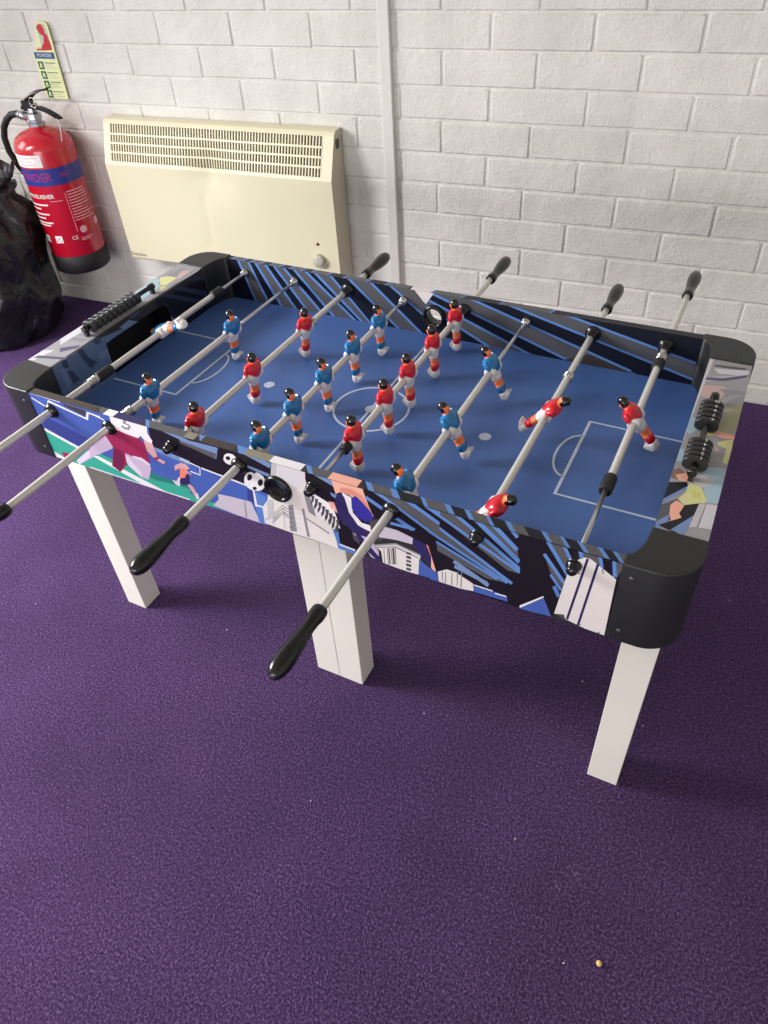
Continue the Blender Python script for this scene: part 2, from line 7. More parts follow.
RAILR = [('railg',[(0.991,0.491),(1.082,0.495),(1.08,0.07),(1.0,0.062)]),('railw',[(1.005,0.474),(1.014,0.476),(1.009,0.251),(1.002,0.248)]),('grey2',[(1.018,0.458),(1.068,0.462),(1.068,0.456),(1.018,0.45)]),('greyd',[(1.018,0.455),(1.06,0.461),(1.061,0.456),(1.044,0.452),(1.018,0.45)]),('railw',[(1.018,0.444),(1.065,0.455),(1.065,0.439),(1.026,0.432)]),('greyl',[(1.011,0.415),(1.063,0.442),(1.066,0.433),(1.011,0.404)]),('indg',[(1.012,0.416),(1.034,0.422),(1.066,0.444),(1.064,0.434),(1.036,0.414),(1.012,0.408)]),('pinkg',[(1.011,0.393),(1.039,0.4),(1.048,0.386),(1.036,0.364),(1.013,0.362)]),('grey2',[(1.032,0.391),(1.042,0.393),(1.068,0.398),(1.068,0.388),(1.049,0.38),(1.039,0.365),(1.042,0.382)]),('grey2',[(1.046,0.362),(1.068,0.388),(1.068,0.37),(1.049,0.353)]),('khaki',[(1.048,0.342),(1.069,0.368),(1.069,0.299),(1.052,0.28)]),('paleb',[(1.01,0.308),(1.023,0.3),(1.024,0.282),(1.013,0.265),(1.007,0.277)]),('yellow',[(1.034,0.288),(1.047,0.289),(1.052,0.281),(1.035,0.272)]),('khaki',[(1.031,0.308),(1.048,0.315),(1.065,0.294),(1.066,0.275),(1.052,0.284)]),('skin3',[(1.04,0.281),(1.05,0.287),(1.067,0.285),(1.069,0.276),(1.054,0.273)]),('yellow2',[(1.049,0.262),(1.066,0.275),(1.069,0.254),(1.067,0.219),(1.061,0.221),(1.062,0.251),(1.051,0.256)]),('grey2',[(1.044,0.275),(1.052,0.272),(1.061,0.274),(1.05,0.265)]),('paleb',[(1.006,0.232),(1.014,0.231),(1.017,0.204),(1.007,0.202)]),('pinkg',[(1.048,0.252),(1.055,0.246),(1.05,0.237)]),('paleb',[(1.039,0.203),(1.067,0.21),(1.071,0.171),(1.068,0.14),(1.056,0.136),(1.047,0.163),(1.058,0.178),(1.053,0.186),(1.043,0.187)]),('brown2',[(1.005,0.18),(1.015,0.19),(1.023,0.183),(1.024,0.167),(1.01,0.167)]),('skin3',[(1.013,0.175),(1.026,0.185),(1.03,0.17),(1.037,0.169),(1.019,0.165)]),('greyl',[(1.03,0.176),(1.041,0.187),(1.058,0.182),(1.057,0.173),(1.048,0.163),(1.037,0.166)]),('blackb',[(1.005,0.156),(1.028,0.166),(1.031,0.157),(1.006,0.119),(1.003,0.131)]),('steel',[(1.006,0.12),(1.031,0.16),(1.032,0.155),(1.007,0.111)]),('grey',[(1.002,0.104),(1.023,0.131),(1.033,0.117),(1.027,0.095),(1.009,0.07)]),('yellow2',[(1.031,0.166),(1.045,0.164),(1.056,0.138),(1.051,0.133),(1.035,0.121),(1.024,0.13),(1.03,0.146)]),('yellow',[(1.036,0.152),(1.047,0.153),(1.049,0.139),(1.039,0.139)]),('blackb',[(1.028,0.119),(1.05,0.133),(1.05,0.105),(1.047,0.093),(1.031,0.087),(1.027,0.1)]),('steel',[(1.009,0.081),(1.021,0.101),(1.02,0.082),(1.01,0.064)]),('skin3',[(1.018,0.116),(1.023,0.127),(1.033,0.121),(1.03,0.105),(1.037,0.093),(1.035,0.085),(1.025,0.085),(1.02,0.1)]),('blackb',[(1.012,0.076),(1.043,0.108),(1.033,0.069)]),('steel',[(1.026,0.073),(1.048,0.112),(1.046,0.1),(1.041,0.071)]),('greyl',[(1.048,0.131),(1.055,0.134),(1.052,0.089),(1.044,0.085)]),('railw',[(1.056,0.134),(1.069,0.136),(1.071,0.092),(1.054,0.089)])]
RAILL = [('railg',[(0.0,0.074),(0.054,0.071),(0.054,0.479),(-0.003,0.479)]),('railw',[(0.0,0.074),(-0.0,0.108),(0.019,0.115),(0.011,0.077)]),('indg',[(0.003,0.082),(0.007,0.092),(0.068,0.107),(0.065,0.099),(0.02,0.087)]),('railw',[(-0.001,0.148),(0.0,0.202),(0.018,0.192),(0.016,0.16),(0.015,0.132)]),('indg',[(0.023,0.124),(0.049,0.145),(0.052,0.135),(0.033,0.113)]),('grey2',[(0.016,0.16),(0.051,0.168),(0.046,0.155),(0.018,0.15)]),('grey2',[(0.022,0.181),(0.048,0.191),(0.051,0.18),(0.022,0.169)]),('paleb',[(-0.004,0.309),(0.004,0.397),(0.033,0.372),(0.028,0.282)]),('paleb',[(0.004,0.321),(-0.003,0.397),(0.012,0.402),(0.034,0.352),(0.039,0.28)]),('yellow2',[(0.005,0.406),(0.024,0.425),(0.038,0.418),(0.039,0.383),(0.029,0.379)]),('grey2',[(0.012,0.416),(0.019,0.456),(0.036,0.459),(0.038,0.418)]),('pinkg',[(0.028,0.444),(0.04,0.456),(0.052,0.434),(0.046,0.417),(0.036,0.418)]),('yellow',[(0.032,0.373),(0.042,0.38),(0.046,0.36)]),('grey2',[(0.053,0.38),(0.061,0.457),(0.052,0.478),(0.045,0.458),(0.048,0.371)])]
INL = [('plaid',[(0.069,0.571),(0.131,0.571),(0.431,0.522),(0.337,0.269),(0.067,0.513)]),('plaidd',[(0.09,0.567),(0.101,0.566),(0.101,0.551),(0.091,0.552)]),('plaidd',[(0.126,0.57),(0.138,0.566),(0.144,0.545),(0.158,0.528),(0.141,0.525),(0.132,0.546)]),('plaidd',[(0.094,0.546),(0.103,0.544),(0.112,0.52),(0.097,0.52)]),('plaidd',[(0.159,0.573),(0.178,0.566),(0.181,0.555),(0.167,0.557)]),('plaidl',[(0.082,0.556),(0.092,0.553),(0.094,0.525),(0.085,0.518),(0.081,0.538)]),('plaidd',[(0.251,0.568),(0.268,0.569),(0.287,0.563),(0.264,0.559)]),('plaidl',[(0.165,0.545),(0.187,0.54),(0.189,0.52),(0.166,0.53)]),('plaidl',[(0.227,0.559),(0.252,0.562),(0.272,0.549),(0.239,0.55)]),('blackb',[(0.321,0.563),(0.331,0.564),(0.458,0.549),(0.551,0.508),(0.505,0.371),(0.351,0.523),(0.333,0.548)]),('plaidn',[(0.344,0.565),(0.354,0.567),(0.465,0.5),(0.462,0.491)]),('plaidn',[(0.407,0.571),(0.439,0.568),(0.467,0.549),(0.465,0.543)]),('plaidn',[(0.372,0.568),(0.39,0.566),(0.467,0.519),(0.464,0.51)])]
ROWS = {-1:[-0.461,-0.236,-0.013,0.219,0.451,0.675,0.902,1.124,1.345],0:[-0.559,-0.337,-0.115,0.111,0.339,0.794,1.022,1.244],1:[-0.671,-0.444,-0.226,0.003,0.224,0.452,0.678,0.903,1.133,1.359],2:[-0.335,-0.106,0.115,0.343,0.796,1.023,1.25],3:[0.674,0.898,1.126,1.35],4:[0.792,1.021,1.243],5:[0.664,0.89,1.121,1.348],6:[0.786,1.008,1.24],7:[0.896,1.12],8:[1.011,1.237,1.464]}
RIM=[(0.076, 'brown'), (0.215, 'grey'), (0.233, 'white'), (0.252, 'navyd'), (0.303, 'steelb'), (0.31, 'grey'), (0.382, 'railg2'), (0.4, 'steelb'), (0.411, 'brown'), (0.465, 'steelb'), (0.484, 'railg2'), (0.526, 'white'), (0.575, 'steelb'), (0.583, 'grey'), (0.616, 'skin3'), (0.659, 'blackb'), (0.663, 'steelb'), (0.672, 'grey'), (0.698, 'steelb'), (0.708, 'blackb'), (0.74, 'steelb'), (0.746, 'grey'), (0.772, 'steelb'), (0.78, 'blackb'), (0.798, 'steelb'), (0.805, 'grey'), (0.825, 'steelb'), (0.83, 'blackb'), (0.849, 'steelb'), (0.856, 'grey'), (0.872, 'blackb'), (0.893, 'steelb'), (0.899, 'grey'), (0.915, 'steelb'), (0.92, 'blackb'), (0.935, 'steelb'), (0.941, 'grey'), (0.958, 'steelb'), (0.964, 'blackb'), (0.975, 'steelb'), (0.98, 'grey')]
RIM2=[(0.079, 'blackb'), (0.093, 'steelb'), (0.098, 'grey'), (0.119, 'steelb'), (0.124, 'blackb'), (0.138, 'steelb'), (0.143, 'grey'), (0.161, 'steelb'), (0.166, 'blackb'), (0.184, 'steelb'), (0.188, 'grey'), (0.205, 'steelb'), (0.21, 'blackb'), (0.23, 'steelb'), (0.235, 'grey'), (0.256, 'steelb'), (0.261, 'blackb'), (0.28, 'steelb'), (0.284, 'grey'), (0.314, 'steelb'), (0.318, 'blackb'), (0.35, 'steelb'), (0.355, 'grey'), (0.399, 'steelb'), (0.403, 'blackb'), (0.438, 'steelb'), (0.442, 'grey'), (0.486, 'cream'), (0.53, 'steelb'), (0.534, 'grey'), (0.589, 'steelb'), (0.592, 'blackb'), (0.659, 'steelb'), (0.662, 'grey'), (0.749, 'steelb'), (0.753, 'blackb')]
import bpy, bmesh, math, random
from mathutils import Vector, Matrix
from mathutils.geometry import tessellate_polygon
random.seed(7)
PI=math.pi
S=bpy.context.scene; COL=S.collection

# ---------------------------------------------------------------- dimensions (metres)
TH,TX,TY=-0.0777,0.3349,-1.2055           # table heading and its front left corner
L,W,H,HB=1.0678,0.5403,0.5664,0.4405      # length, width, rim height, underside of the panels
T=0.014; E=0.0593; CA,CB=0.078,0.070      # panel thickness, end rail width, corner cap reach
ZR,ZF=0.5436,0.4833                       # rod height, playfield height
ROD=[0.1199,0.2376,0.3554,0.4732,0.5910,0.7063,0.8213,0.9390]
HC=(0.534,0.523,0.0165)                   # ball entry hole: along, height, radius

# ---------------------------------------------------------------- materials
def lin(c):
    return tuple((v/255/12.92 if v/255<=.04045 else ((v/255+.055)/1.055)**2.4) for v in c)+(1,)
def new_mat(name):
    m=bpy.data.materials.new(name); m.use_nodes=True
    return m,m.node_tree,m.node_tree.nodes['Principled BSDF']
MATS={}
def mat(name,col,rough=.5,metal=0,var=.06,scale=40,bump=0,coat=0,spec=None):
    """plain coloured surface with a little procedural mottling"""
    if name in MATS: return MATS[name]
    m,nt,b=new_mat(name); N=nt.nodes
    tc=N.new('ShaderNodeTexCoord'); no=N.new('ShaderNodeTexNoise'); no.inputs['Scale'].default_value=scale; no.inputs['Detail'].default_value=4
    nt.links.new(tc.outputs['Object'],no.inputs['Vector'])
    mx=N.new('ShaderNodeMix'); mx.data_type='RGBA'
    c=lin(col); mx.inputs['A'].default_value=tuple(v*(1-var) for v in c[:3])+(1,); mx.inputs['B'].default_value=tuple(min(1,v*(1+var)) for v in c[:3])+(1,)
    nt.links.new(no.outputs['Fac'],mx.inputs['Factor']); nt.links.new(mx.outputs['Result'],b.inputs['Base Color'])
    b.inputs['Roughness'].default_value=rough; b.inputs['Metallic'].default_value=metal
    if coat: b.inputs['Coat Weight'].default_value=coat; b.inputs['Coat Roughness'].default_value=.15
    if spec is not None: b.inputs['Specular IOR Level'].default_value=spec
    if bump:
        bp=N.new('ShaderNodeBump'); bp.inputs['Strength'].default_value=bump; bp.inputs['Distance'].default_value=.002
        nt.links.new(no.outputs['Fac'],bp.inputs['Height']); nt.links.new(bp.outputs['Normal'],b.inputs['Normal'])
    MATS[name]=m; return m
INK={'royal':(66,92,168),'royal2':(84,122,190),'black':(22,17,26),'blackb':(16,18,30),'navy2':(48,62,130),'white':(226,222,224),
 'brown':(62,54,50),'steel':(112,136,180),'steelb':(92,132,196),'grey':(84,84,88),'green':(52,160,138),'green2':(34,120,108),
 'crowd':(192,182,196),'grey2':(134,132,138),'greyl':(186,184,188),'greyd':(74,70,78),'maroon':(150,34,74),'maroon2':(112,28,66),
 'sock':(192,172,198),'sockw':(214,200,216),'skin2':(206,158,164),'skin3':(232,170,150),'skin4':(214,140,122),'orange':(232,128,104),
 'navyd':(44,36,88),'indigo':(52,48,148),'cream':(218,210,208),'dots':(206,202,206),'railg':(150,148,152),'railg2':(132,128,112),
 'railw':(198,196,202),'indg':(84,80,110),'pinkg':(190,160,158),'khaki':(158,158,124),'paleb':(156,184,196),'yellow':(200,196,116),
 'yellow2':(206,206,146),'brown2':(134,104,90),'plaid':(88,112,146),'plaidd':(52,68,98),'plaidl':(106,130,164),'plaidn':(46,52,78)}
def ink(k): return mat('print_'+k,INK[k],.38,var=.05,scale=60,spec=.4)

M_black=mat('black_plastic',(30,31,33),.45,bump=.15,scale=300)
M_cap=mat('black_moulded_plastic',(32,33,34),.42,bump=.25,scale=500)
M_gloss=mat('glossy_black_plastic',(18,19,21),.22,scale=80)
M_rubber=mat('black_rubber',(22,22,23),.6)
M_chrome=mat('chrome_steel',(205,205,200),.22,metal=1,var=.04,scale=90)
M_rod=mat('brushed_steel_tube',(214,212,206),.27,metal=.42,var=.05,scale=120)
M_thin=mat('thin_steel_rod',(200,200,200),.3,metal=.9,scale=120)
M_leg=mat('white_laminate',(222,217,208),.5,var=.02,scale=20)
M_dark=mat('dark_board_edge',(34,32,34),.6)
M_field=mat('blue_playfield_print',(72,104,164),.42,var=.12,scale=9,spec=.35)
M_line=mat('pale_field_marking',(190,204,222),.4)
M_inner=mat('goal_shade_black',(8,8,12),.7)
M_red=mat('red_player_shirt',(206,16,38),.3,coat=.3); M_blue=mat('blue_player_shirt',(10,112,172),.3,coat=.3)
M_skin=mat('orange_player_skin',(240,122,70),.4); M_whitep=mat('white_player_kit',(232,228,226),.35); M_hair=mat('black_player_hair',(12,12,14),.22,coat=.4)
M_screw=mat('dull_screw_head',(92,92,90),.35,metal=.6)
M_digit=mat('white_digit',(225,225,225),.5)

# ---------------------------------------------------------------- mesh builder
class MB:
    def __init__(s): s.v=[];s.f=[];s.m=[];s.mats=[];s.sm=[]
    def mi(s,m):
        if m not in s.mats: s.mats.append(m)
        return s.mats.index(m)
    def add(s,vs,fs,m,smooth=False):
        o=len(s.v); s.v+= [tuple(v) for v in vs]; k=s.mi(m)
        for f in fs: s.f.append(tuple(i+o for i in f)); s.m.append(k); s.sm.append(smooth)
    def box(s,x0,y0,z0,x1,y1,z1,m,sh=(0,0)):
        a,b=sh # shift of the bottom relative to the top
        vs=[(x0+a,y0+b,z0),(x1+a,y0+b,z0),(x1+a,y1+b,z0),(x0+a,y1+b,z0),(x0,y0,z1),(x1,y0,z1),(x1,y1,z1),(x0,y1,z1)]
        s.add(vs,[(3,2,1,0),(4,5,6,7),(0,1,5,4),(1,2,6,5),(2,3,7,6),(3,0,4,7)],m)
    def prism(s,poly,z0,z1,m,smooth=False):
        n=len(poly); vs=[(x,y,z0) for x,y in poly]+[(x,y,z1) for x,y in poly]
        s.add(vs,[tuple(reversed(range(n))),tuple(range(n,2*n))],m)
        s.add(vs,[(i,(i+1)%n,n+(i+1)%n,n+i) for i in range(n)],m,smooth)
    def lathe(s,prof,m,axis='z',o=(0,0,0),n=24,smooth=True,mats=None,sgn=1):
        """prof: (distance along the axis, radius)"""
        def P(a,r,t):
            c,d=r*math.cos(t),r*math.sin(t); a*=sgn
            q={'z':(c,d,a),'y':(d*1.0,a,c),'x':(a,c,d)}[axis]
            return (q[0]+o[0],q[1]+o[1],q[2]+o[2])
        vs=[P(a,max(r,1e-5),2*PI*k/n) for a,r in prof for k in range(n)]
        for j in range(len(prof)-1):
            fs=[(j*n+k,j*n+(k+1)%n,(j+1)*n+(k+1)%n,(j+1)*n+k) for k in range(n)]
            mm=mats[j] if mats else m
            o2=len(s.v)
            if j==0: s.v+=vs; base=o2
            k2=s.mi(mm)
            for f in fs: s.f.append(tuple(i+base for i in f)); s.m.append(k2); s.sm.append(smooth)
        for j,rev in ((0,True),(len(prof)-1,False)):
            if prof[j][1]>1e-4:
                f=tuple(base+j*n+k for k in range(n)); s.f.append(f[::-1] if rev else f); s.m.append(s.mi(mats[min(j,len(prof)-2)] if mats else m)); s.sm.append(False)
    def tube(s,path,r,m,n=12,rs=None):
        pts=[Vector(p) for p in path]; vs=[]; up=Vector((0,0,1)); prev=None
        for i,p in enumerate(pts):
            d=(pts[min(i+1,len(pts)-1)]-pts[max(i-1,0)]).normalized()
            a=(prev-d*prev.dot(d)) if prev else d.orthogonal(); a.normalize(); prev=a; b=d.cross(a)
            rr=rs[i] if rs else r
            vs+=[p+(a*math.cos(2*PI*k/n)+b*math.sin(2*PI*k/n))*rr for k in range(n)]
        fs=[(i*n+k,i*n+(k+1)%n,(i+1)*n+(k+1)%n,(i+1)*n+k) for i in range(len(pts)-1) for k in range(n)]
        s.add(vs,fs,m,True); s.add(vs[:n],[tuple(reversed(range(n)))],m); s.add(vs[-n:],[tuple(range(n))],m)
    def build(s,name,parent=None,loc=(0,0,0),bevel=0,seg=2,label=None,recalc=True):
        me=bpy.data.meshes.new(name); me.from_pydata(s.v,[],s.f)
        for m in s.mats: me.materials.append(m)
        for p,k,q in zip(me.polygons,s.m,s.sm): p.material_index=k; p.use_smooth=q
        if recalc:
            bm=bmesh.new(); bm.from_mesh(me)
            if bevel: bmesh.ops.remove_doubles(bm,verts=bm.verts,dist=1e-5)
            bmesh.ops.recalc_face_normals(bm,faces=bm.faces); bm.to_mesh(me); bm.free()
        o=bpy.data.objects.new(name,me); COL.objects.link(o); o.location=loc
        if parent: o.parent=parent
        if bevel:
            b=o.modifiers.new('bevel','BEVEL'); b.width=bevel; b.segments=seg; b.limit_method='ANGLE'; b.angle_limit=math.radians(35)
        if label: o['label']=label
        return o
def tag(o,label,cat,group=None,kind=None):
    o['label']=label; o['category']=cat
    if group: o['group']=group
    if kind: o['kind']=kind
    return o
def empty(name,loc,rz=0):
    o=bpy.data.objects.new(name,None); COL.objects.link(o); o.location=loc; o.rotation_euler=(0,0,rz); o.empty_display_size=.1; return o

def clip(poly,cell):
    out=list(poly); n=len(cell)
    for i in range(n):
        (ax,ay),(bx,by)=cell[i],cell[(i+1)%n]
        inp,out=out,[]
        if not inp: return []
        def side(p): return (bx-ax)*(p[1]-ay)-(by-ay)*(p[0]-ax)
        for j,p in enumerate(inp):
            q=inp[j-1]; sp,sq=side(p),side(q)
            if (sp>=0)!=(sq>=0):
                t=sq/(sq-sp); out.append((q[0]+(p[0]-q[0])*t,q[1]+(p[1]-q[1])*t))
            if sp>=0: out.append(p)
    return out
def rect(a,b,c,d): return [(a,b),(c,b),(c,d),(a,d)]
def holed_cells(u0,z0,u1,z1,uc,zc,r,s):
    C=[rect(u0,z0,uc-s,z1),rect(uc+s,z0,u1,z1),rect(uc-s,zc+s,uc+s,z1),rect(uc-s,z0,uc+s,zc-s)]
    for k in range(24):
        a,b=2*PI*k/24,2*PI*(k+1)/24
        def sq(t):
            c,d=math.cos(t),math.sin(t); m=max(abs(c),abs(d)); return (uc+s*c/m,zc+s*d/m)
        C.append([(uc+r*math.cos(a),zc+r*math.sin(a)),sq(a),sq(b),(uc+r*math.cos(b),zc+r*math.sin(b))])
    return C
def decals(mb,layers,cells,place,step=.000006,base=.00006):
    """flat printed shapes on a surface: each layer a hair above the one below"""
    for i,(k,poly) in enumerate(layers):
        for c in cells:
            q=clip(poly,c)
            q=[p for j,p in enumerate(q) if (Vector(p)-Vector(q[j-1])).length>1e-6]
            if len(q)<3: continue
            vs=[place(a,b,base+i*step) for a,b in q]
            tris=tessellate_polygon([[Vector((a,b,0)) for a,b in q]])
            if tris: mb.add(vs,[tuple(t) for t in tris],ink(k))
_dg=[None]
def text_geo(txt,size,align='CENTER',bold=False):
    cu=bpy.data.curves.new('lettering','FONT'); cu.body=txt; cu.size=size; cu.align_x=align; cu.align_y='CENTER'; cu.resolution_u=2
    if bold: cu.offset=size*.015
    o=bpy.data.objects.new('lettering',cu); COL.objects.link(o)
    dg=bpy.context.evaluated_depsgraph_get(); dg.update()
    me=bpy.data.meshes.new_from_object(o.evaluated_get(dg))
    bm=bmesh.new(); bm.from_mesh(me); bmesh.ops.triangulate(bm,faces=bm.faces)
    vs=[tuple(v.co) for v in bm.verts]; fs=[tuple(v.index for v in f.verts) for f in bm.faces]
    bm.free(); bpy.data.objects.remove(o); bpy.data.curves.remove(cu); bpy.data.meshes.remove(me)
    return vs,fs

# ================================================================ the room
def carpet_material():
    m,nt,b=new_mat('purple_carpet'); N=nt.nodes; K=nt.links.new
    tc=N.new('ShaderNodeTexCoord')
    n1=N.new('ShaderNodeTexNoise'); n1.inputs['Scale'].default_value=260; n1.inputs['Detail'].default_value=5; n1.inputs['Roughness'].default_value=.85
    n2=N.new('ShaderNodeTexNoise'); n2.inputs['Scale'].default_value=5; n2.inputs['Detail'].default_value=4
    n3=N.new('ShaderNodeTexVoronoi'); n3.inputs['Scale'].default_value=420
    for n in (n1,n2,n3): K(tc.outputs['Object'],n.inputs['Vector'])
    r=N.new('ShaderNodeValToRGB'); r.color_ramp.elements[0].position=.36; r.color_ramp.elements[0].color=lin((24,14,32)); r.color_ramp.elements[1].position=.66; r.color_ramp.elements[1].color=lin((124,96,140))
    e=r.color_ramp.elements.new(.5); e.color=lin((64,45,80))
    K(n1.outputs['Fac'],r.inputs['Fac'])
    mx=N.new('ShaderNodeMix'); mx.data_type='RGBA'; mx.blend_type='MULTIPLY'; mx.inputs['Factor'].default_value=1
    r2=N.new('ShaderNodeValToRGB'); r2.color_ramp.elements[0].color=(.85,.85,.85,1); r2.color_ramp.elements[1].color=(1.15,1.15,1.15,1); r2.color_ramp.elements[0].position=.3;r2.color_ramp.elements[1].position=.7
    K(n2.outputs['Fac'],r2.inputs['Fac']); K(r.outputs['Color'],mx.inputs['A']); K(r2.outputs['Color'],mx.inputs['B'])
    last=mx.outputs['Result']
    # pale chalky scuffs trodden into the pile
    for (x,y,rad) in ((1.356,-1.382,.022),(1.338,-1.412,.018),(1.535,-.743,.022),(1.518,-.82,.018),(1.600,-.72,.012)):
        vm=N.new('ShaderNodeVectorMath'); vm.operation='DISTANCE'; vm.inputs[1].default_value=(x,y,0); K(tc.outputs['Object'],vm.inputs[0])
        mr=N.new('ShaderNodeMapRange'); mr.inputs['From Min'].default_value=rad; mr.inputs['From Max'].default_value=0; K(vm.outputs['Value'],mr.inputs['Value'])
        n4=N.new('ShaderNodeTexNoise'); n4.inputs['Scale'].default_value=170; K(tc.outputs['Object'],n4.inputs['Vector'])
        mr2=N.new('ShaderNodeMapRange'); mr2.inputs['From Min'].default_value=.52; mr2.inputs['From Max'].default_value=.66; K(n4.outputs['Fac'],mr2.inputs['Value'])
        mu=N.new('ShaderNodeMath'); mu.operation='MULTIPLY'; K(mr.outputs['Result'],mu.inputs[0]); K(mr2.outputs['Result'],mu.inputs[1])
        mu2=N.new('ShaderNodeMath'); mu2.operation='MULTIPLY'; mu2.inputs[1].default_value=.42; K(mu.outputs[0],mu2.inputs[0])
        mm=N.new('ShaderNodeMix'); mm.data_type='RGBA'; mm.inputs['B'].default_value=lin((150,132,170)); K(mu2.outputs[0],mm.inputs['Factor']); K(last,mm.inputs['A']); last=mm.outputs['Result']
    K(last,b.inputs['Base Color'])
    b.inputs['Roughness'].default_value=.95; b.inputs['Specular IOR Level'].default_value=.1
    b.inputs['Sheen Weight'].default_value=.35; b.inputs['Sheen Tint'].default_value=lin((150,110,200))
    add=N.new('ShaderNodeMath'); add.operation='ADD'; K(n1.outputs['Fac'],add.inputs[0]); K(n3.outputs['Distance'],add.inputs[1])
    bp=N.new('ShaderNodeBump'); bp.inputs['Strength'].default_value=.8; bp.inputs['Distance'].default_value=.003
    K(add.outputs[0],bp.inputs['Height']); K(bp.outputs['Normal'],b.inputs['Normal'])
    return m
mb=MB(); mb.box(-2.4,-3.6,-.04,3.6,.03,0,carpet_material())
o=mb.build('floor'); o['kind']='structure'

def wall_material():
    m,nt,b=new_mat('white_painted_brick'); N=nt.nodes; K=nt.links.new
    tc=N.new('ShaderNodeTexCoord')
    n1=N.new('ShaderNodeTexNoise'); n1.inputs['Scale'].default_value=150; n1.inputs['Detail'].default_value=5; n1.inputs['Roughness'].default_value=.6
    n2=N.new('ShaderNodeTexNoise'); n2.inputs['Scale'].default_value=7; n2.inputs['Detail'].default_value=4
    n3=N.new('ShaderNodeTexNoise'); n3.inputs['Scale'].default_value=28; n3.inputs['Detail'].default_value=3
    for n in (n1,n2,n3): K(tc.outputs['Object'],n.inputs['Vector'])
    r=N.new('ShaderNodeValToRGB'); r.color_ramp.elements[0].position=.3; r.color_ramp.elements[0].color=lin((206,202,195)); r.color_ramp.elements[1].position=.7; r.color_ramp.elements[1].color=lin((222,220,215))
    K(n2.outputs['Fac'],r.inputs['Fac']); K(r.outputs['Color'],b.inputs['Base Color']); b.inputs['Roughness'].default_value=.62
    ad=N.new('ShaderNodeMath'); ad.operation='MULTIPLY_ADD'; ad.inputs[1].default_value=.6; K(n1.outputs['Fac'],ad.inputs[0]); K(n3.outputs['Fac'],ad.inputs[2])
    bp=N.new('ShaderNodeBump'); bp.inputs['Strength'].default_value=.75; bp.inputs['Distance'].default_value=.0045
    K(ad.outputs[0],bp.inputs['Height']); K(bp.outputs['Normal'],b.inputs['Normal'])
    return m
M_wall=wall_material()
mb=MB(); mb.box(-2.4,.0024,0,3.6,.12,2.4,M_wall)
rb=random.Random(3)
GAP=.0062
for k in range(-20,12):
    zt=.8786-.075*k; zb=zt-.075
    zb=max(zb,0)
    if zt<=.01: continue
    js=ROWS.get(k)
    par=(k%2!=0)
    if js:
        xs=[js[0]]
        for v in js[1:]:
            n=max(1,round((v-xs[-1])/.2265)); d=(v-xs[-1])/n; p0=xs[-1]
            xs+=[p0+d*(i+1) for i in range(n)]
    else: xs=[-.56+(.113 if par else 0)+rb.uniform(-.004,.004)]
    while xs[0]>-2.3: xs.insert(0,xs[0]-.2265+rb.uniform(-.003,.003))
    while xs[-1]<3.5: xs.append(xs[-1]+.2265+rb.uniform(-.003,.003))
    for a,b in zip(xs,xs[1:]):
        if a<-2.39 or b>3.59: continue
        j=lambda s=.0014: rb.uniform(-s,s)
        x0,x1=a+GAP/2+j(),b-GAP/2+j(); z0,z1=zb+GAP/2+j(),zt-GAP/2+j(); y=-.0004+j(.0009)
        nx=17; loops=[]
        def ring(ins,yy,w):
            pts=[]
            for i in range(nx): pts.append((x0+ins+(x1-x0-2*ins)*i/(nx-1),yy,z0+ins+j(w)))
            for i in range(1,3): pts.append((x1-ins+j(w),yy,z0+ins+(z1-z0-2*ins)*i/3))
            for i in range(nx): pts.append((x1-ins-(x1-x0-2*ins)*i/(nx-1),yy,z1-ins+j(w)))
            for i in range(1,3): pts.append((x0+ins+j(w),yy,z1-ins-(z1-z0-2*ins)*i/3))
            return pts
        r1=ring(-.0014,.0030,.0002); r2=ring(.0004,y+.0010,.0008); r3=ring(.0024,y,.0009); n=len(r1)
        vs=r1+r2+r3
        fs=[(q*n+i,q*n+(i+1)%n,(q+1)*n+(i+1)%n,(q+1)*n+i) for q in (0,1) for i in range(n)]
        mb.add(vs,fs,M_wall,True); mb.add(r3,[tuple(range(n))],M_wall,False)
o=mb.build('wall_back'); o['kind']='structure'

# ceiling and the wall on the right, both out of the picture; daylight enters from the left and from behind
M_paint=mat('cream_paint',(206,200,190),.8,var=.02)
mb=MB(); mb.box(-2.4,-3.6,2.4,3.1,.12,2.5,M_paint); o=mb.build('ceiling'); o['kind']='structure'
mb=MB(); mb.box(3.0,-3.6,0,3.1,.0,2.4,M_paint); o=mb.build('wall_right'); o['kind']='structure'
# cable trunking running down the brickwork
mb=MB(); M_trunk=mat('white_plastic_trunking',(214,210,204),.35,var=.02)
mb.box(.521,-.014,0,.551,.004,2.4,M_trunk)
o=mb.build('trim_1',bevel=.003,seg=3); o['kind']='structure'

# ================================================================ the table
table=empty('foosball_table',(TX,TY,0),TH)
tag(table,'foosball table with blue pitch, sports graphics, black corners and white legs','table')

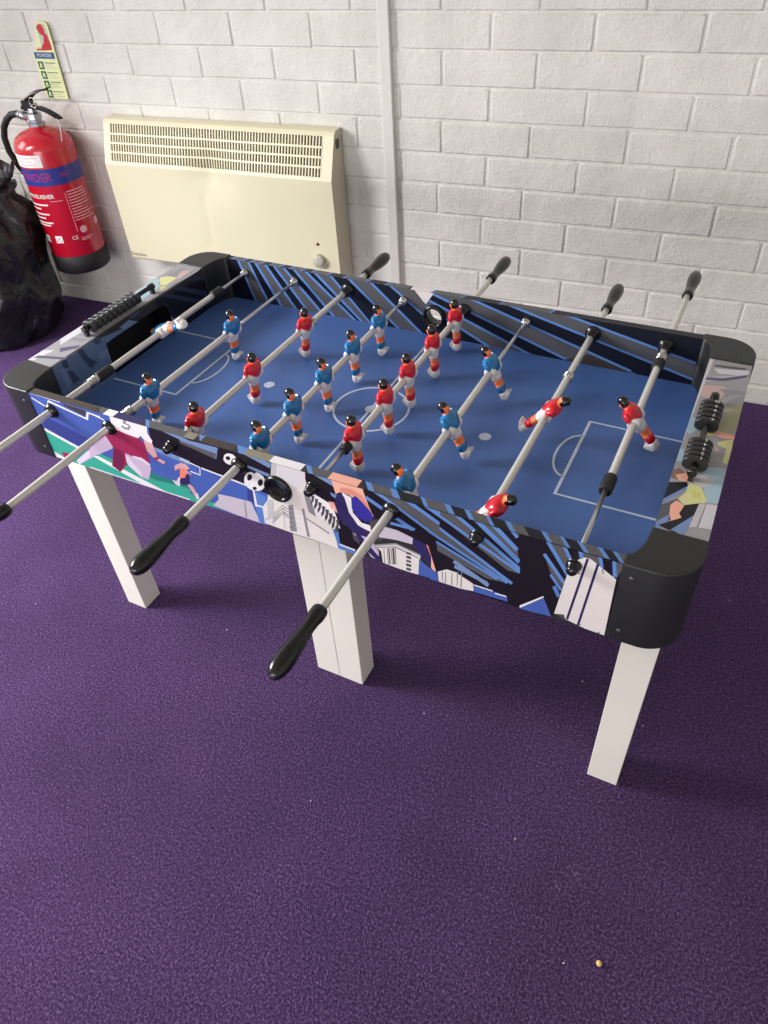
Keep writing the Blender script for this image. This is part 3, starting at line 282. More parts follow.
def inkm(k): return ink(k)
def side_panel(name,v0,v1,layers,face,rim,rimdir):
    mb=MB(); u0,u1=CA-.012,L-CA+.012
    uc,zc,r=HC; cells=holed_cells(u0,HB,u1,H,uc,zc,r,.021)
    for c in cells:
        mb.add([(a,v0,z) for a,z in c],[tuple(range(len(c)))],M_dark); mb.add([(a,v1,z) for a,z in c],[tuple(reversed(range(len(c))))],M_dark)
    n=24; ring=[(uc+r*math.cos(2*PI*k/n),zc+r*math.sin(2*PI*k/n)) for k in range(n)]
    mb.add([(a,v0,z) for a,z in ring]+[(a,v1,z) for a,z in ring],[(k,(k+1)%n,n+(k+1)%n,n+k) for k in range(n)],M_gloss,True)
    mb.add([(u0,v0,HB),(u1,v0,HB),(u1,v1,HB),(u0,v1,HB)],[(0,3,2,1)],M_dark)
    mb.add([(u0,v0,H),(u1,v0,H),(u1,v1,H),(u0,v1,H)],[(0,1,2,3)],M_dark)
    for u in (u0,u1): mb.add([(u,v0,HB),(u,v1,HB),(u,v1,H),(u,v0,H)],[(0,1,2,3)],M_dark)
    f,sg=face
    decals(mb,layers,cells,lambda a,b,d:(a,f+sg*d,b))
    vo=v0-.0007 if rimdir<0 else v0; rimrect=[rect(u0,vo,u1,v1)]
    lay=[]
    for i,(u,k) in enumerate(rim):
        ue=rim[i+1][0] if i+1<len(rim) else u1
        s=rimdir if k in('steelb','grey','blackb') else 0
        lay.append((k,[(u-s,v0),(ue-s,v0),(ue,v1),(u,v1)]))
    decals(mb,lay,rimrect,lambda a,b,d:(a,b,H+d),step=.000002)
    return mb.build(name,table,recalc=False)
fp=side_panel('side_panel',0,T,FRONT,(0,-1),RIM,-.012); fp['label']='front panel printed with footballers and blue stripes'
rp=side_panel('side_panel',W-T,W,REAR,(W-T,-1),RIM2,.006); rp['label']='rear panel with diagonal grey and blue stripes'

# playfield with its markings
mb=MB(); mb.box(E-.009,T*.6,ZF-.012,L-E+.009,W-T*.6,ZF,M_field)
zl=ZF+.0004
def strip(pts,w,closed=False):
    n=len(pts); vs=[]
    for i,p in enumerate(pts):
        a=Vector(pts[(i-1)%n] if closed or i>0 else p); b=Vector(pts[(i+1)%n] if closed or i<n-1 else p); d=(b-a).normalized(); q=Vector((-d.y,d.x))*w/2
        if not closed and 0<i<n-1:
            d1=(Vector(p)-a).normalized(); d2=(b-Vector(p)).normalized(); q=q/max(.5,math.cos(d1.angle(d2)/2))
        vs+=[(p[0]+q.x,p[1]+q.y,zl),(p[0]-q.x,p[1]-q.y,zl)]
    mb.add(vs,[(2*i,2*i+1,(2*i+3)%(2*n),(2*i+2)%(2*n)) for i in range(n if closed else n-1)],M_line)
def disc(u,v,r): mb.add([(u+r*math.cos(2*PI*k/24),v+r*math.sin(2*PI*k/24),zl+.0001) for k in range(24)],[tuple(range(24))],M_line)
strip([(.534+.062*math.cos(2*PI*k/48),.268+.062*math.sin(2*PI*k/48)) for k in range(48)],.004,True)
strip([(.534,T),(.534,W-T)],.004); disc(.534,.266,.0095)
disc(.732,.266,.0095); disc(.336,.266,.0095)
for s in (0,1):
    f=(lambda u: L-u) if s else (lambda u:u)
    strip([(f(E),.179),(f(.200),.179),(f(.200),.364),(f(E),.364)],.004)
    strip([(f(.200+.026*math.sin(PI*k/16)*1.0),.2715-.052*math.cos(PI*k/16)) for k in range(17)],.0035)
mb.build('playfield',table)

# end rails with goal mouths; the plaid print is on the left one's inner wall
def end_rail(s):
    f=(lambda u: L-u) if s else (lambda u:u)
    mb=MB(); v0,v1=CB-.02,W-CB+.02
    top=H-.012
    def bx(a,b,c,d,e,g,m):
        x0,x1=sorted((f(a),f(d))); mb.box(x0,b,c,x1,e,g,m)
    bx(0,v0,top,E,v1,H,M_dark); bx(0,v0,HB,.010,v1,top,M_dark); bx(.010,v0,HB,E-.008,v1,HB+.01,M_inner)
    g0,g1,gz,r=.187,.353,.549,.018
    hole=[(g0,HB),(g0,gz-r)]+[(g0+r-r*math.cos(a),gz-r+r*math.sin(a)) for a in [PI/2*k/6 for k in range(1,7)]]+[(g1-r+r*math.sin(a),gz-r+r*math.cos(a)) for a in [PI/2*k/6 for k in range(0,7)]]+[(g1,HB)]
    poly=[(v0,HB)]+hole+[(v1,HB),(v1,top+.0005),(v0,top+.0005)]
    tr=tessellate_polygon([[Vector((a,b,0)) for a,b in poly]])
    a0,a1=f(E-.008),f(E); n=len(poly)
    for a in (a0,a1): mb.add([(a,y,z) for y,z in poly],[tuple(t) for t in tr],M_dark)
    mb.add([(a0,y,z) for y,z in poly]+[(a1,y,z) for y,z in poly],[(k,(k+1)%n,n+(k+1)%n,n+k) for k in range(n)],M_gloss)
    # goal box in black: the shade inside the mouth put into its colour
    bx(.010,g0-.004,HB,E-.008,g0,top,M_inner); bx(.010,g1,HB,E-.008,g1+.004,top,M_inner); bx(.010,g0,HB+.01,.012,g1,top,M_inner)
    bx(.012,g0,HB+.011,E-.008,g1,HB+.012,M_inner)
    decals(mb,RAILR if s else RAILL,[rect(min(f(0),f(E)),v0,max(f(0),f(E)),v1)],lambda a,b,d:(a,b,H+d))
    cells=[rect(v0,HB,g0,H),rect(g1,HB,v1,H),rect(g0,gz,g1,H)]
    if not s: decals(mb,INL,cells,lambda a,b,d:(E+d,a,b))
    else: decals(mb,[('plaid',rect(v0,HB,v1,H)),('railg',rect(v0,HB,.2,H))],cells,lambda a,b,d:(L-E-d,a,b))
    o=mb.build('end_rail',table,recalc=False); o['label']=('right end rail printed with players in yellow' if s else 'left end rail with grey print and blue plaid inner wall')
end_rail(0); end_rail(1)

# moulded corner caps
def cap(mx,my):
    R=.044; P=[]; pr=.002
    P+=[(-pr,CB),(-pr,R)]
    P+=[(R-(R+pr)*math.cos(a),R-(R+pr)*math.sin(a)) for a in [PI/2*k/14 for k in range(1,14)]]
    P+=[(R,-pr),(CA,-pr),(CA,T+pr)]
    ax,ay=CA-E-.0015,CB-T-pr
    P+=[(CA-ax*math.sin(a)*1.0,T+pr+ay*(1-math.cos(a))) for a in [PI/2*k/12 for k in range(1,12)]]
    P+=[(E+.0015,CB)]
    fx=(lambda x:L-x) if mx else (lambda x:x); fy=(lambda y:W-y) if my else (lambda y:y)
    Q=[(fx(x),fy(y)) for x,y in P]
    mb=MB(); mb.prism(Q,HB-.002,H+.002,M_cap,True)
    o=mb.build('corner_cap',table,bevel=.004,seg=4)
    for z in (.549,.459):
        s=MB(); s.lathe([(0,.0032),(.0008,.0030),(.0014,.002),(.0014,.0)],M_screw,'y',(fx(.065),fy(-pr),z),12,sgn=(1 if my else -1)); s.build('screw',o)
for mx in (0,1):
    for my in (0,1): cap(mx,my)

# legs: two at each end, a doubled pair in the middle where the table folds
LW,LD=.049,.0465
def leg(u,v,sh=(0,0)):
    mb=MB(); mb.box(u+.0004,v,0,u+LW-.0004,v+LD,HB+.03,M_leg,sh); mb.build('leg',table,bevel=.0012,seg=2)
leg(.000,.062,(.027,-.015)); leg(L-.0134-LW,.069); leg(.534-LW,.069); leg(.534,.069)
for u in (.0134,L-.0134-LW): leg(u,W-.069-LD)
leg(.534-LW,W-.069-LD); leg(.534,W-.069-LD)
mb=MB(); mb.box(.02,T,HB+.012,L-.02,W-T,HB+.022,M_dark); mb.build('base_board',table)

# ball entry rings
def entry(v0,v1):
    mb=MB(); r=HC[2]; prof=[(v0,r),(v0,r+.003),(v0+.002,r+.0065),(v0+.006,r+.0072)]
    prof=[(0,r),(0,r+.003),(.0015,r+.0048),(.006,r+.0055),(v1-v0-.006,r+.0055),(v1-v0-.0015,r+.0055),(v1-v0,r+.003),(v1-v0,r),(0,r)]
    n=28; vs=[];k=len(prof)-1
    for a,rr in prof[:-1]:
        vs+=[(HC[0]+rr*math.cos(2*PI*i/n),v0+a,HC[1]+rr*math.sin(2*PI*i/n)) for i in range(n)]
    mb.add(vs,[(j*n+i,j*n+(i+1)%n,((j+1)%k)*n+(i+1)%n,((j+1)%k)*n+i) for j in range(k) for i in range(n)],M_gloss,True)
    mb.build('ball_entry_ring',table)
entry(-.006,T+.001); entry(W-T-.008,W+.004)

# ---------------------------------------------------------------- players
def player_mesh(shirt,face):
    """origin on the rod axis, feet towards -z, face towards +x (face=1) or -x"""
    mb=MB(); n=16
    def body(secs,p=2.4):
        rings=[]
        for z,hv,hu,cu,m in secs:
            r=[]
            for k in range(n):
                a=2*PI*k/n; c,s=math.cos(a),math.sin(a)
                x=math.copysign(abs(c)**(2/p),c)*hu+cu; y=math.copysign(abs(s)**(2/p),s)*hv
                r.append((x*face,y,z))
            rings.append(r)
        vs=[v for r in rings for v in r]
        for j in range(len(secs)-1):
            mb.add(vs,[(j*n+k,j*n+(k+1)%n,(j+1)*n+(k+1)%n,(j+1)*n+k) for k in range(n)],secs[j][4],True)
        mb.add(rings[0],[tuple(range(n))],secs[0][4],True); mb.add(rings[-1],[tuple(range(n))],secs[-2][4],True)
    # torso, shorts, legs, boots
    body([(.0232,.0045,.0042,0,M_skin),(.0212,.0054,.0050,0,shirt),(.0200,.0122,.0072,0,shirt),(.0178,.0162,.0094,0,shirt),(.0120,.0168,.0110,.0005,shirt),
          (.0050,.0160,.0112,.0005,shirt),(-.0010,.0150,.0104,.0005,shirt),(-.0032,.0138,.0094,.0005,M_whitep),(-.0080,.0120,.0084,0,M_whitep),(-.0140,.0108,.0072,0,M_whitep),(-.0178,.0104,.0070,0,M_whitep)])
    body([(-.0165,.0098,.0064,0,M_skin),(-.0235,.0090,.0060,0,M_skin),(-.0295,.0084,.0056,0,M_skin),(-.0298,.0090,.0062,0,shirt),(-.0360,.0092,.0064,0,shirt),(-.0420,.0082,.0058,0,shirt),(-.0424,.0070,.0056,0,shirt)])
    body([(-.0418,.0084,.0062,.0003,M_whitep),(-.0450,.0090,.0070,.0008,M_whitep),(-.0500,.0090,.0074,.0008,M_whitep),(-.0540,.0080,.0060,.0003,M_whitep),(-.0560,.0066,.0040,0,M_whitep)])
    # boot toe that points forward
    vs=[(x*face,y,z) for x,y,z in [(.003,-.008,-.0445),(.003,.008,-.0445),(.0128,-.0068,-.0425),(.0128,.0068,-.0425),(.0122,-.0068,-.0465),(.0122,.0068,-.0465),(.003,-.008,-.0545),(.003,.008,-.0545)]]
    mb.add(vs,[(0,1,3,2),(2,3,5,4),(4,5,7,6),(6,7,1,0),(0,2,4,6),(1,7,5,3)],M_whitep)
    # collar round the rod
    prof=[(-.0172,.0062),(-.0172,.0082),(-.0162,.0092),(-.0140,.0096),(.0140,.0096),(.0162,.0092),(.0172,.0082),(.0172,.0062)]
    mb.lathe(prof,M_whitep,'y',(0,0,-.0008),20)
    # upper arms folded against the chest, white cuffs
    for s in (-1,1):
        mb.tube([(0,s*.0130,.0180),(.001*face,s*.0160,.0150),(.0015*face,s*.0164,.0090),(.003*face,s*.0154,.0045)],.004,shirt,10,[.0036,.0046,.0046,.0034])
    # head
    hz=.0292; rings=[]; hn=16
    for j in range(1,9):
        t=PI*j/9; rr=math.sin(t)
        rings.append([((math.cos(2*PI*k/hn)*rr*.0074+.0006)*face,math.sin(2*PI*k/hn)*rr*.0066,hz+math.cos(t)*.0094) for k in range(hn)])
    vs=[v for r in rings for v in r]
    for j in range(7):
        for k in range(hn):
            zc=(rings[j][k][2]+rings[j+1][k][2])/2; ang=2*PI*(k+.5)/hn; fr=math.cos(ang)
            hair = zc>hz+.0042 or (fr<.25 and zc>hz-.0035)
            mb.add([vs[j*hn+k],vs[j*hn+(k+1)%hn],vs[(j+1)*hn+(k+1)%hn],vs[(j+1)*hn+k]],[(0,1,2,3)],M_hair if hair else M_skin,True)
    mb.add(rings[0],[tuple(range(hn))],M_hair,True); mb.add(rings[-1],[tuple(range(hn))],M_skin,True)
    # hair crown slightly proud of the skull, small nose, ears
    cr=[]
    for j in range(0,4):
        t=PI/2*(j+.6)/4.2; cr.append([((math.cos(2*PI*k/hn)*math.sin(t)*.0083-.0004)*face,math.sin(2*PI*k/hn)*math.sin(t)*.0074,hz+.001+math.cos(t)*.0098) for k in range(hn)])
    cv=[v for r in cr for v in r]
    mb.add(cv,[(j*hn+k,j*hn+(k+1)%hn,(j+1)*hn+(k+1)%hn,(j+1)*hn+k) for j in range(3) for k in range(hn)],M_hair,True); mb.add(cr[0],[tuple(range(hn))],M_hair,True)
    mb.add([(.0072*face,-.0012,hz-.0022),(.0072*face,.0012,hz-.0022),(.0094*face,0,hz-.0018),(.0074*face,0,hz+.0015)],[(0,1,2),(0,2,3),(1,3,2)],M_skin)
    me=mb.build('player'); d=me.data
    bm=bmesh.new(); bm.from_mesh(d); bmesh.ops.remove_doubles(bm,verts=bm.verts,dist=2e-5); bmesh.ops.recalc_face_normals(bm,faces=bm.faces); bm.to_mesh(d); bm.free()
    return me
P_red=player_mesh(M_red,-1); P_blue=player_mesh(M_blue,1)
P_red['label']='figure in red shirt and white shorts'; P_blue['label']='figure in blue shirt and white shorts'
used={'r':False,'b':False}

HP=[(0,.0075),(0,.0085),(.003,.0094),(.012,.0095),(.018,.0082),(.028,.0078),(.040,.0088),(.055,.0106),(.070,.0116),(.083,.0114),(.091,.0098),(.096,.0074),(.0985,.0045),(.0993,.002),(.0995,0)]
def make_handle():
    mb=MB(); mb.lathe(HP,M_gloss,'y',n=28)
    # flat thumb facet seam and end button
    mb.lathe([(.0980,.0040),(.0994,.0036),(.0998,.002),(.0998,0)],M_black,'y',n=18)
    return mb.build('handle')
HAND=make_handle(); hand_used=[False]
def put(src,used_flag,parent,loc,rot):
    o=src if not used_flag else src.copy()
    if used_flag: COL.objects.link(o)
    o.parent=parent; o.location=loc; o.rotation_euler=rot; return o
def spring(rod,v,n=4,r=.0074,step=.004):
    mb=MB()
    pts=[(r*math.cos(2*PI*k/10),v+step*k/10,r*math.sin(2*PI*k/10)) for k in range(n*10+1)]
    mb.tube(pts,.0013,M_chrome,6); mb.build('spring',rod)
def sleeve(rod,v0,v1,r=.0088):
    mb=MB(); mb.lathe([(v0,.0055),(v0,r*.93),(v0+.002,r),(v1-.002,r),(v1,r*.93),(v1,.0055)],M_rubber,'y',n=20); mb.build('rubber_bumper',rod)
# thick tube from a to b, thin rod through the rest; players (distance across), handle start, lean of the feet in degrees
RODS=[
 (-.175,.420,.272,'b',[.272],-.175,112,'steel rod with one tipped up blue player by the left goal'),
 (-.195,.322,None,'b',[.094,.314],-.195,-4,'steel rod with two blue players'),
 (.035,.595,None,'r',[.058,.207,.368],.595,-5,'steel rod with three red players'),
 (-.120,.431,None,'b',[.053,.141,.233,.328,.423],-.120,3,'steel rod with five blue players'),
 (.100,.657,None,'r',[.115,.215,.294,.390,.487],.657,5,'steel rod with five red players'),
 (-.176,.370,None,'b',[.046,.196,.362],-.176,26,'steel rod with three blue players'),
 (.030,.611,None,'r',[.052,.281],.611,-44,'steel rod with two red players leaning back'),
 (.150,.710,None,'r',[.309],.710,42,'steel rod with one red player by the right goal')]
for i,(a,b,_,c,ps,hs,lean,lab) in enumerate(RODS):
    near=hs<0; mb=MB()
    mb.lathe([(a-.004,.0045),(a,.0055),(b,.0055),(b+(.004),.0045)],M_rod,'y',n=20)
    if near: mb.lathe([(b,.0030),(W+.004,.0030)],M_thin,'y',n=12)
    else: mb.lathe([(-.014,.0032),(a,.0032)],M_thin,'y',n=12)
    rod=mb.build('player_rod',table,(ROD[i],0,ZR),label=lab); rod.rotation_euler=(0,-math.radians(lean),0)
    for v in ps:
        put(P_blue if c=='b' else P_red,used[c],rod,(0,v,0),(0,0,0)); used[c]=True
    put(HAND,hand_used[0],rod,(0,hs,0),(0,0,PI if near else 0)); hand_used[0]=True
    if not near:
        m2=MB(); m2.lathe([(-.004,.009),(-.006,.0085),(-.0072,.0070),(-.0125,.0066),(-.0150,.0050),(-.0155,0)],M_gloss,'y',n=20); m2.build('rod_end_cap',rod)
    else:
        m2=MB(); m2.lathe([(W-T-.012,.0042),(W-T-.012,.0062),(W-T-.006,.0064),(W-T-.005,.0082),(W-T-.001,.0082)],M_chrome,'y',n=20); m2.build('steel_collar',rod)
rods=[o for o in table.children if o.name.startswith('player_rod')]
sleeve(rods[0],.100,.132); spring(rods[0],.078); sleeve(rods[0],.414,.442)
spring(rods[1],.030,5); spring(rods[2],.384,3); spring(rods[6],.374,3)
sleeve(rods[7],.138,.168); sleeve(rods[7],.452,.474); spring(rods[7],.477,4)
sleeve(rods[4],.084,.098,.0070)
# bearings in the panels
for i,(a,b,_,c,ps,hs,lean,lab) in enumerate(RODS):
    near=hs<0; u=ROD[i]
    if near: prof=[(-.007,.0058),(-.007,.0085),(-.005,.0105),(-.002,.0125),(0,.0130)]
    else: prof=[(-.003,.0040),(-.003,.0080),(-.001,.0092),(0,.0095)]
    mb=MB(); mb.lathe(prof,M_gloss,'y',(u,0,ZR),22); mb.build('rod_bearing',table)
    mb=MB()
    if near: mb.lathe([(W-T-.001,.0085),(W-T-.003,.0078),(W-T-.003,.0035)],M_chrome,'y',(u,0,ZR),22)
    else: mb.lathe([(W-T,.0135),(W-T-.003,.0132),(W-T-.005,.0105),(W-T-.006,.0085),(W-T-.020,.0075),(W-T-.021,.0056)],M_gloss,'y',(u,0,ZR),22)
    mb.build('rod_bearing',table)
    if not near:
        mb=MB(); mb.lathe([(W,.0130),(W+.003,.0120),(W+.006,.0085),(W+.007,.0058)],M_gloss,'y',(u,0,ZR),22); mb.build('rod_bearing',table)

# score counters on the end rails: ten numbered beads on a thin bar
def counter(u,va,vb,beads,rot,lab):
    z=H+.013
    mb=MB(); mb.lathe([(va,.0042),(va+.001,.0058),(va+.011,.0058),(va+.012,.0040),(vb-.012,.0040),(vb-.011,.0058),(vb-.001,.0058),(vb,.0042)],M_gloss,'y',(u,0,z),16)
    for v in (va+.006,vb-.006): mb.box(u-.003,v-.004,H,u+.003,v+.004,z,M_black)
    c=mb.build('score_counter',table,label=lab)
    for k,v in enumerate(beads):
        b=MB(); w,d,h=.0150,.0040,.0098
        prof=[]
        for q in range(20):
            a=2*PI*q/20; x=math.cos(a);y=math.sin(a)
            prof.append((u+math.copysign(abs(x)**.75,x)*w,z+math.copysign(abs(y)**.8,y)*h-.0006))
        n=20
        rings=[[(x,v+yy,zz) for x,zz in [(u+(px-u)*s,z+(pz-z)*s) for px,pz in prof]] for yy,s in ((-d+.0004,.90),(-d+.0012,1),(d-.0012,1),(d-.0004,.90))]
        vs=[p for r in rings for p in r]
        b.add(vs,[(j*n+i,j*n+(i+1)%n,(j+1)*n+(i+1)%n,(j+1)*n+i) for j in range(3) for i in range(n)],M_black,True); b.add(rings[0],[tuple(range(n))],M_black); b.add(rings[-1],[tuple(range(n))],M_black)
        tv,tf=text_geo(str(k+1),.0085,bold=True)
        tv=[(-x,-y,0) if rot else (x,y,0) for x,y,_ in tv]
        b.add([(u+.0052+x*.8,v+y,z+h-.0006-abs(.0052+x*.8)*.12+.0006) for x,y,_ in tv],tf,M_digit)
        b.build('counter_bead',c,recalc=True)
bR=[.190,.200,.210,.220,.230,.278,.289,.300,.311,.322]
counter(L-.037,.166,.352,bR,True,'score counter with two sets of five black beads')
bL=[.186+.0125*k for k in range(10)]
counter(.038,.168,.352,bL,False,'score counter with all ten black beads pushed together')

# ================================================================ wall heater
HX0,HX1=-.342,.398
M_heat=mat('cream_enamel',(219,213,182),.42,var=.025,scale=12)
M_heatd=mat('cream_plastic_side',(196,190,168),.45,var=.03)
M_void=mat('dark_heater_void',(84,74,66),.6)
M_grey=mat('grey_plastic_knob',(186,182,168),.4)
heater=empty('wall_heater',((HX0+HX1)/2,0,.22)); tag(heater,'cream wall-mounted convector heater with dented slotted grille behind the table','heater')
hx,hz=-(HX0+HX1)/2,-.22
def dent(x,y,z):
    g=math.exp(-((x-.012)/.075)**2-((z-.505)/.07)**2)*.013+math.exp(-((x-.012)/.02)**2-((z-.52)/.03)**2)*.004
    k=.002*math.exp(-((x+.02)/.012)**2)*(1 if .3<z<.45 else 0)
    return (x+hx,y+g+k,z+hz-(math.exp(-((x-.012)/.05)**2-((z-.515)/.02)**2)*.006))
mb=MB()
def sheet(p0,p1,nu,nv,m,x0=HX0,x1=HX1):
    """sheet from profile point p0 to p1 (y,z), swept in x"""
    vs=[dent(x0+(x1-x0)*i/nu,p0[0]+(p1[0]-p0[0])*j/nv,p0[1]+(p1[1]-p0[1])*j/nv) for j in range(nv+1) for i in range(nu+1)]
    mb.add(vs,[(j*(nu+1)+i,j*(nu+1)+i+1,(j+1)*(nu+1)+i+1,(j+1)*(nu+1)+i) for j in range(nv) for i in range(nu)],m,True)
PR=[(-.005,.226),(-.083,.230),(-.087,.236),(-.087,.517),(-.0855,.521)]
for a,b,nv in ((0,1,2),(1,2,1),(2,3,24),(3,4,2)): sheet(PR[a],PR[b],90,nv,M_heat)
GA,GB=(-.0855,.521),(-.047,.618)      # bottom and top of the sloping grille
PT=[GB,(-.040,.626),(-.030,.628),(-.004,.628)]
for a,b in zip(PT,PT[1:]): sheet(a,b,60,1,M_heat)
def gp(t,dep=0): return (GA[0]+(GB[0]-GA[0])*t+dep*.93,GA[1]+(GB[1]-GA[1])*t-dep*.37)
SX0,SX1=-.319,.366
sheet(gp(0),gp(.05),90,1,M_heat); sheet(gp(.985),gp(1),90,1,M_heat)
for a,b in ((HX0,SX0),(SX1,HX1)): sheet(gp(.05),gp(.985),4,6,M_heat,a,b)
# end plates
side=[PR[0],PR[1],PR[2],PR[3],PR[4],GB,PT[1],PT[2],PT[3]]
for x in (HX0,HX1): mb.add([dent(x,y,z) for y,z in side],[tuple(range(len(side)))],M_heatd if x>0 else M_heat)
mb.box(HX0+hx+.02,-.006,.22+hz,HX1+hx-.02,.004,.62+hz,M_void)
body=mb.build('casing',heater,recalc=True)
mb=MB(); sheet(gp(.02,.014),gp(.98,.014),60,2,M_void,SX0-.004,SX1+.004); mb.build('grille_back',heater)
mb=MB(); nb=75
for k in range(nb+1):
    x=SX0+(SX1-SX0)*k/nb; w=.0017
    vs=[]
    for t in (.045,.2,.4,.6,.8,.99):
        for dx,dp in ((-w,0),(w,0),(w,.006),(-w,.006)): y,z=gp(t,dp); vs.append(dent(x+dx,y,z))
    mb.add(vs,[(4*j+i,4*j+(i+1)%4,4*j+4+(i+1)%4,4*j+4+i) for j in range(5) for i in range(4)],M_heat)
for t in (.275,.505,.735):
    w=.024
    for i in range(60):
        x0=SX0+(SX1-SX0)*i/60; x1=SX0+(SX1-SX0)*(i+1)/60; vs=[]
        for x in (x0,x1):
            for tt,dp in ((t-w,-.0008),(t+w,-.0008),(t+w,.006),(t-w,.006)): y,z=gp(tt,dp); vs.append(dent(x,y,z))
        mb.add(vs,[(i2,(i2+1)%4,4+(i2+1)%4,4+i2) for i2 in range(4)],M_heat)
mb.build('grille',heater,label='cream grille of four rows of vertical slots')
mb=MB(); mb.lathe([(-.087,.0175),(-.101,.0168),(-.1025,.0155),(-.1025,0)],M_grey,'y',(.338+hx,0,.300+hz),28)
mb.box(.338+hx-.0012,-.1034,.300+hz,.338+hx+.0012,-.1020,.314+hz,M_heatd)
for k in range(7):
    a=math.radians(210+20*k); r=.0255; x,z=.338+hx+r*math.cos(a),.300+hz+r*math.sin(a)
    mb.box(x-.001,-.0877,z-.003,x+.001,-.0868,z+.003,M_void)
mb.build('control_knob',heater,label='round grey thermostat knob')
mb=MB(); mb.lathe([(-.0865,.0048),(-.0885,.0042),(-.089,0)],mat('dark_red_lens',(92,44,34),.3),'y',(.336+hx,0,.345+hz),14); mb.build('indicator_light',heater,label='small dark red indicator')
mb=MB(); tv,tf=text_geo('Dimplex',.017); mb.add([(x-.312+hx,-.0875,z+.247+hz) for x,z,_ in tv],tf,M_void); mb.build('lettering',heater)
mb=MB(); mb.box(HX1+hx-.0005,-.042,.585+hz,HX1+hx+.0012,-.022,.607+hz,M_void); mb.build('side_slot',heater)

# ================================================================ fire extinguisher
XC,YC,XR=-.539,-.103,.085
ext=empty('fire_extinguisher',(XC,YC,.197)); tag(ext,'red powder fire extinguisher with blue band hanging on the white wall','fire extinguisher')
ez=-.197
M_exr=mat('red_enamel',(186,16,40),.22,var=.04,coat=.4,scale=8); M_band=mat('blue_label_band',(44,54,132),.3); M_lab=mat('white_label',(228,224,220),.4); M_mag=mat('magenta_lettering',(150,40,110),.4); M_print=mat('pale_print',(228,170,178),.4)
M_valve=mat('nickel_valve',(178,178,184),.28,metal=.9)
mb=MB(); mb.lathe([(.205+ez,XR-.004),(.212+ez,XR),(.560+ez,XR),(.575+ez,XR-.003),(.590+ez,XR-.012),(.602+ez,XR-.030),(.609+ez,XR-.052),(.613+ez,.022),(.622+ez,.020),(.622+ez,0)],M_exr,'z',n=56); mb.build('cylinder',ext,label='red enamelled cylinder')
mb=MB(); mb.lathe([(.197+ez,XR-.010),(.197+ez,XR-.003),(.201+ez,XR+.0015),(.252+ez,XR+.0025),(.254+ez,XR)],M_rubber,'z',n=56); mb.build('base_cap',ext,label='black plastic base')
def patch(mb,a0,a1,z0,z1,m,d=.0006,n=24):
    """label wrapped round the cylinder; angle 0 faces the room"""
    vs=[]
    for i in range(n+1):
        a=math.radians(a0+(a1-a0)*i/n)
        for z in (z0,z1): vs.append(((XR+d)*math.sin(a),-(XR+d)*math.cos(a),z+ez))
    mb.add(vs,[(2*i,2*i+2,2*i+3,2*i+1) for i in range(n)],m,True)
def wrap(mb,txt,size,a,z,m,d=.0010,align='CENTER',bold=False,sx=1):
    tv,tf=text_geo(txt,size,align,bold)
    mb.add([((XR+d)*math.sin(math.radians(a)+x*sx/XR),-(XR+d)*math.cos(math.radians(a)+x*sx/XR),z+y+ez) for x,y,_ in tv],tf,m)
mb=MB(); patch(mb,-75,125,.470,.518,M_band,n=48); wrap(mb,'POWDER',.032,-2,.494,M_mag,bold=True,sx=.92)
wrap(mb,'ABC',.016,66,.496,M_mag,bold=True)
patch(mb,-62,31,.523,.557,M_lab)
for k,(a0,a1) in enumerate(((-50,24),(-50,10),(-50,20))): patch(mb,a0,a1,.5485-.0095*k,.5505-.0095*k,M_print,.0010)
mb.build('label',ext,label='blue band reading POWDER below a white label')
mb=MB(); wrap(mb,'EXTINGUISHER',.0165,-4,.440,M_lab,bold=True,sx=.95)
rr=random.Random(5)
for k in range(3): patch(mb,22+k*0,46,.4255-.004*k,.4270-.004*k,M_print,.0008) if k==0 else None
for k,(z,a1) in enumerate(((.414,14),(.402,-6),(.386,10),(.374,-2),(.360,12),(.352,4))): patch(mb,-48,a1,z,z+.0045,M_lab,.0008)
for k in range(11):
    z=.446-.0085*k; patch(mb,58,84+rr.uniform(0,24),z,z+.0028,M_print,.0008)
patch(mb,54,55,.33,.446,M_print,.0008)
for a in (-20,12): 
    patch(mb,a-8,a+8,.300,.322,M_lab,.0008)
    for q in range(4): patch(mb,a-6+q*3.2,a-4.5+q*3.2,.304+.004*(q%3),.308+.004*(q%3),M_exr,.0012)
for a,z,r in ((68,.332,.011),(108,.340,.012)):
    vs=[((XR+.0009)*math.sin(math.radians(a)+r*math.cos(t)/XR),-(XR+.0009)*math.cos(math.radians(a)+r*math.cos(t)/XR),z+r*math.sin(t)+ez) for t in [2*PI*k/16 for k in range(16)]]
    mb.add(vs,[tuple(range(16))],M_print)
wrap(mb,'CE',.016,46,.312,M_lab); patch(mb,58,84,.306,.3085,M_print,.0008); patch(mb,58,78,.300,.3025,M_print,.0008)
mb.build('printed_instructions',ext,label='rows of small white print')
mb=MB(); mb.lathe([(.612+ez,.020),(.616+ez,.024),(.624+ez,.024),(.626+ez,.018),(.632+ez,.018),(.634+ez,.0215),(.648+ez,.0205),(.652+ez,.014),(.662+ez,.012),(.662+ez,0)],M_valve,'z',n=8,smooth=False)
mb.lathe([(0,.010),(.020,.010),(.021,.013),(.038,.012)],M_valve,'x',(-.012,0,.640+ez),12,sgn=-1)
mb.build('valve',ext,label='nickel plated valve')
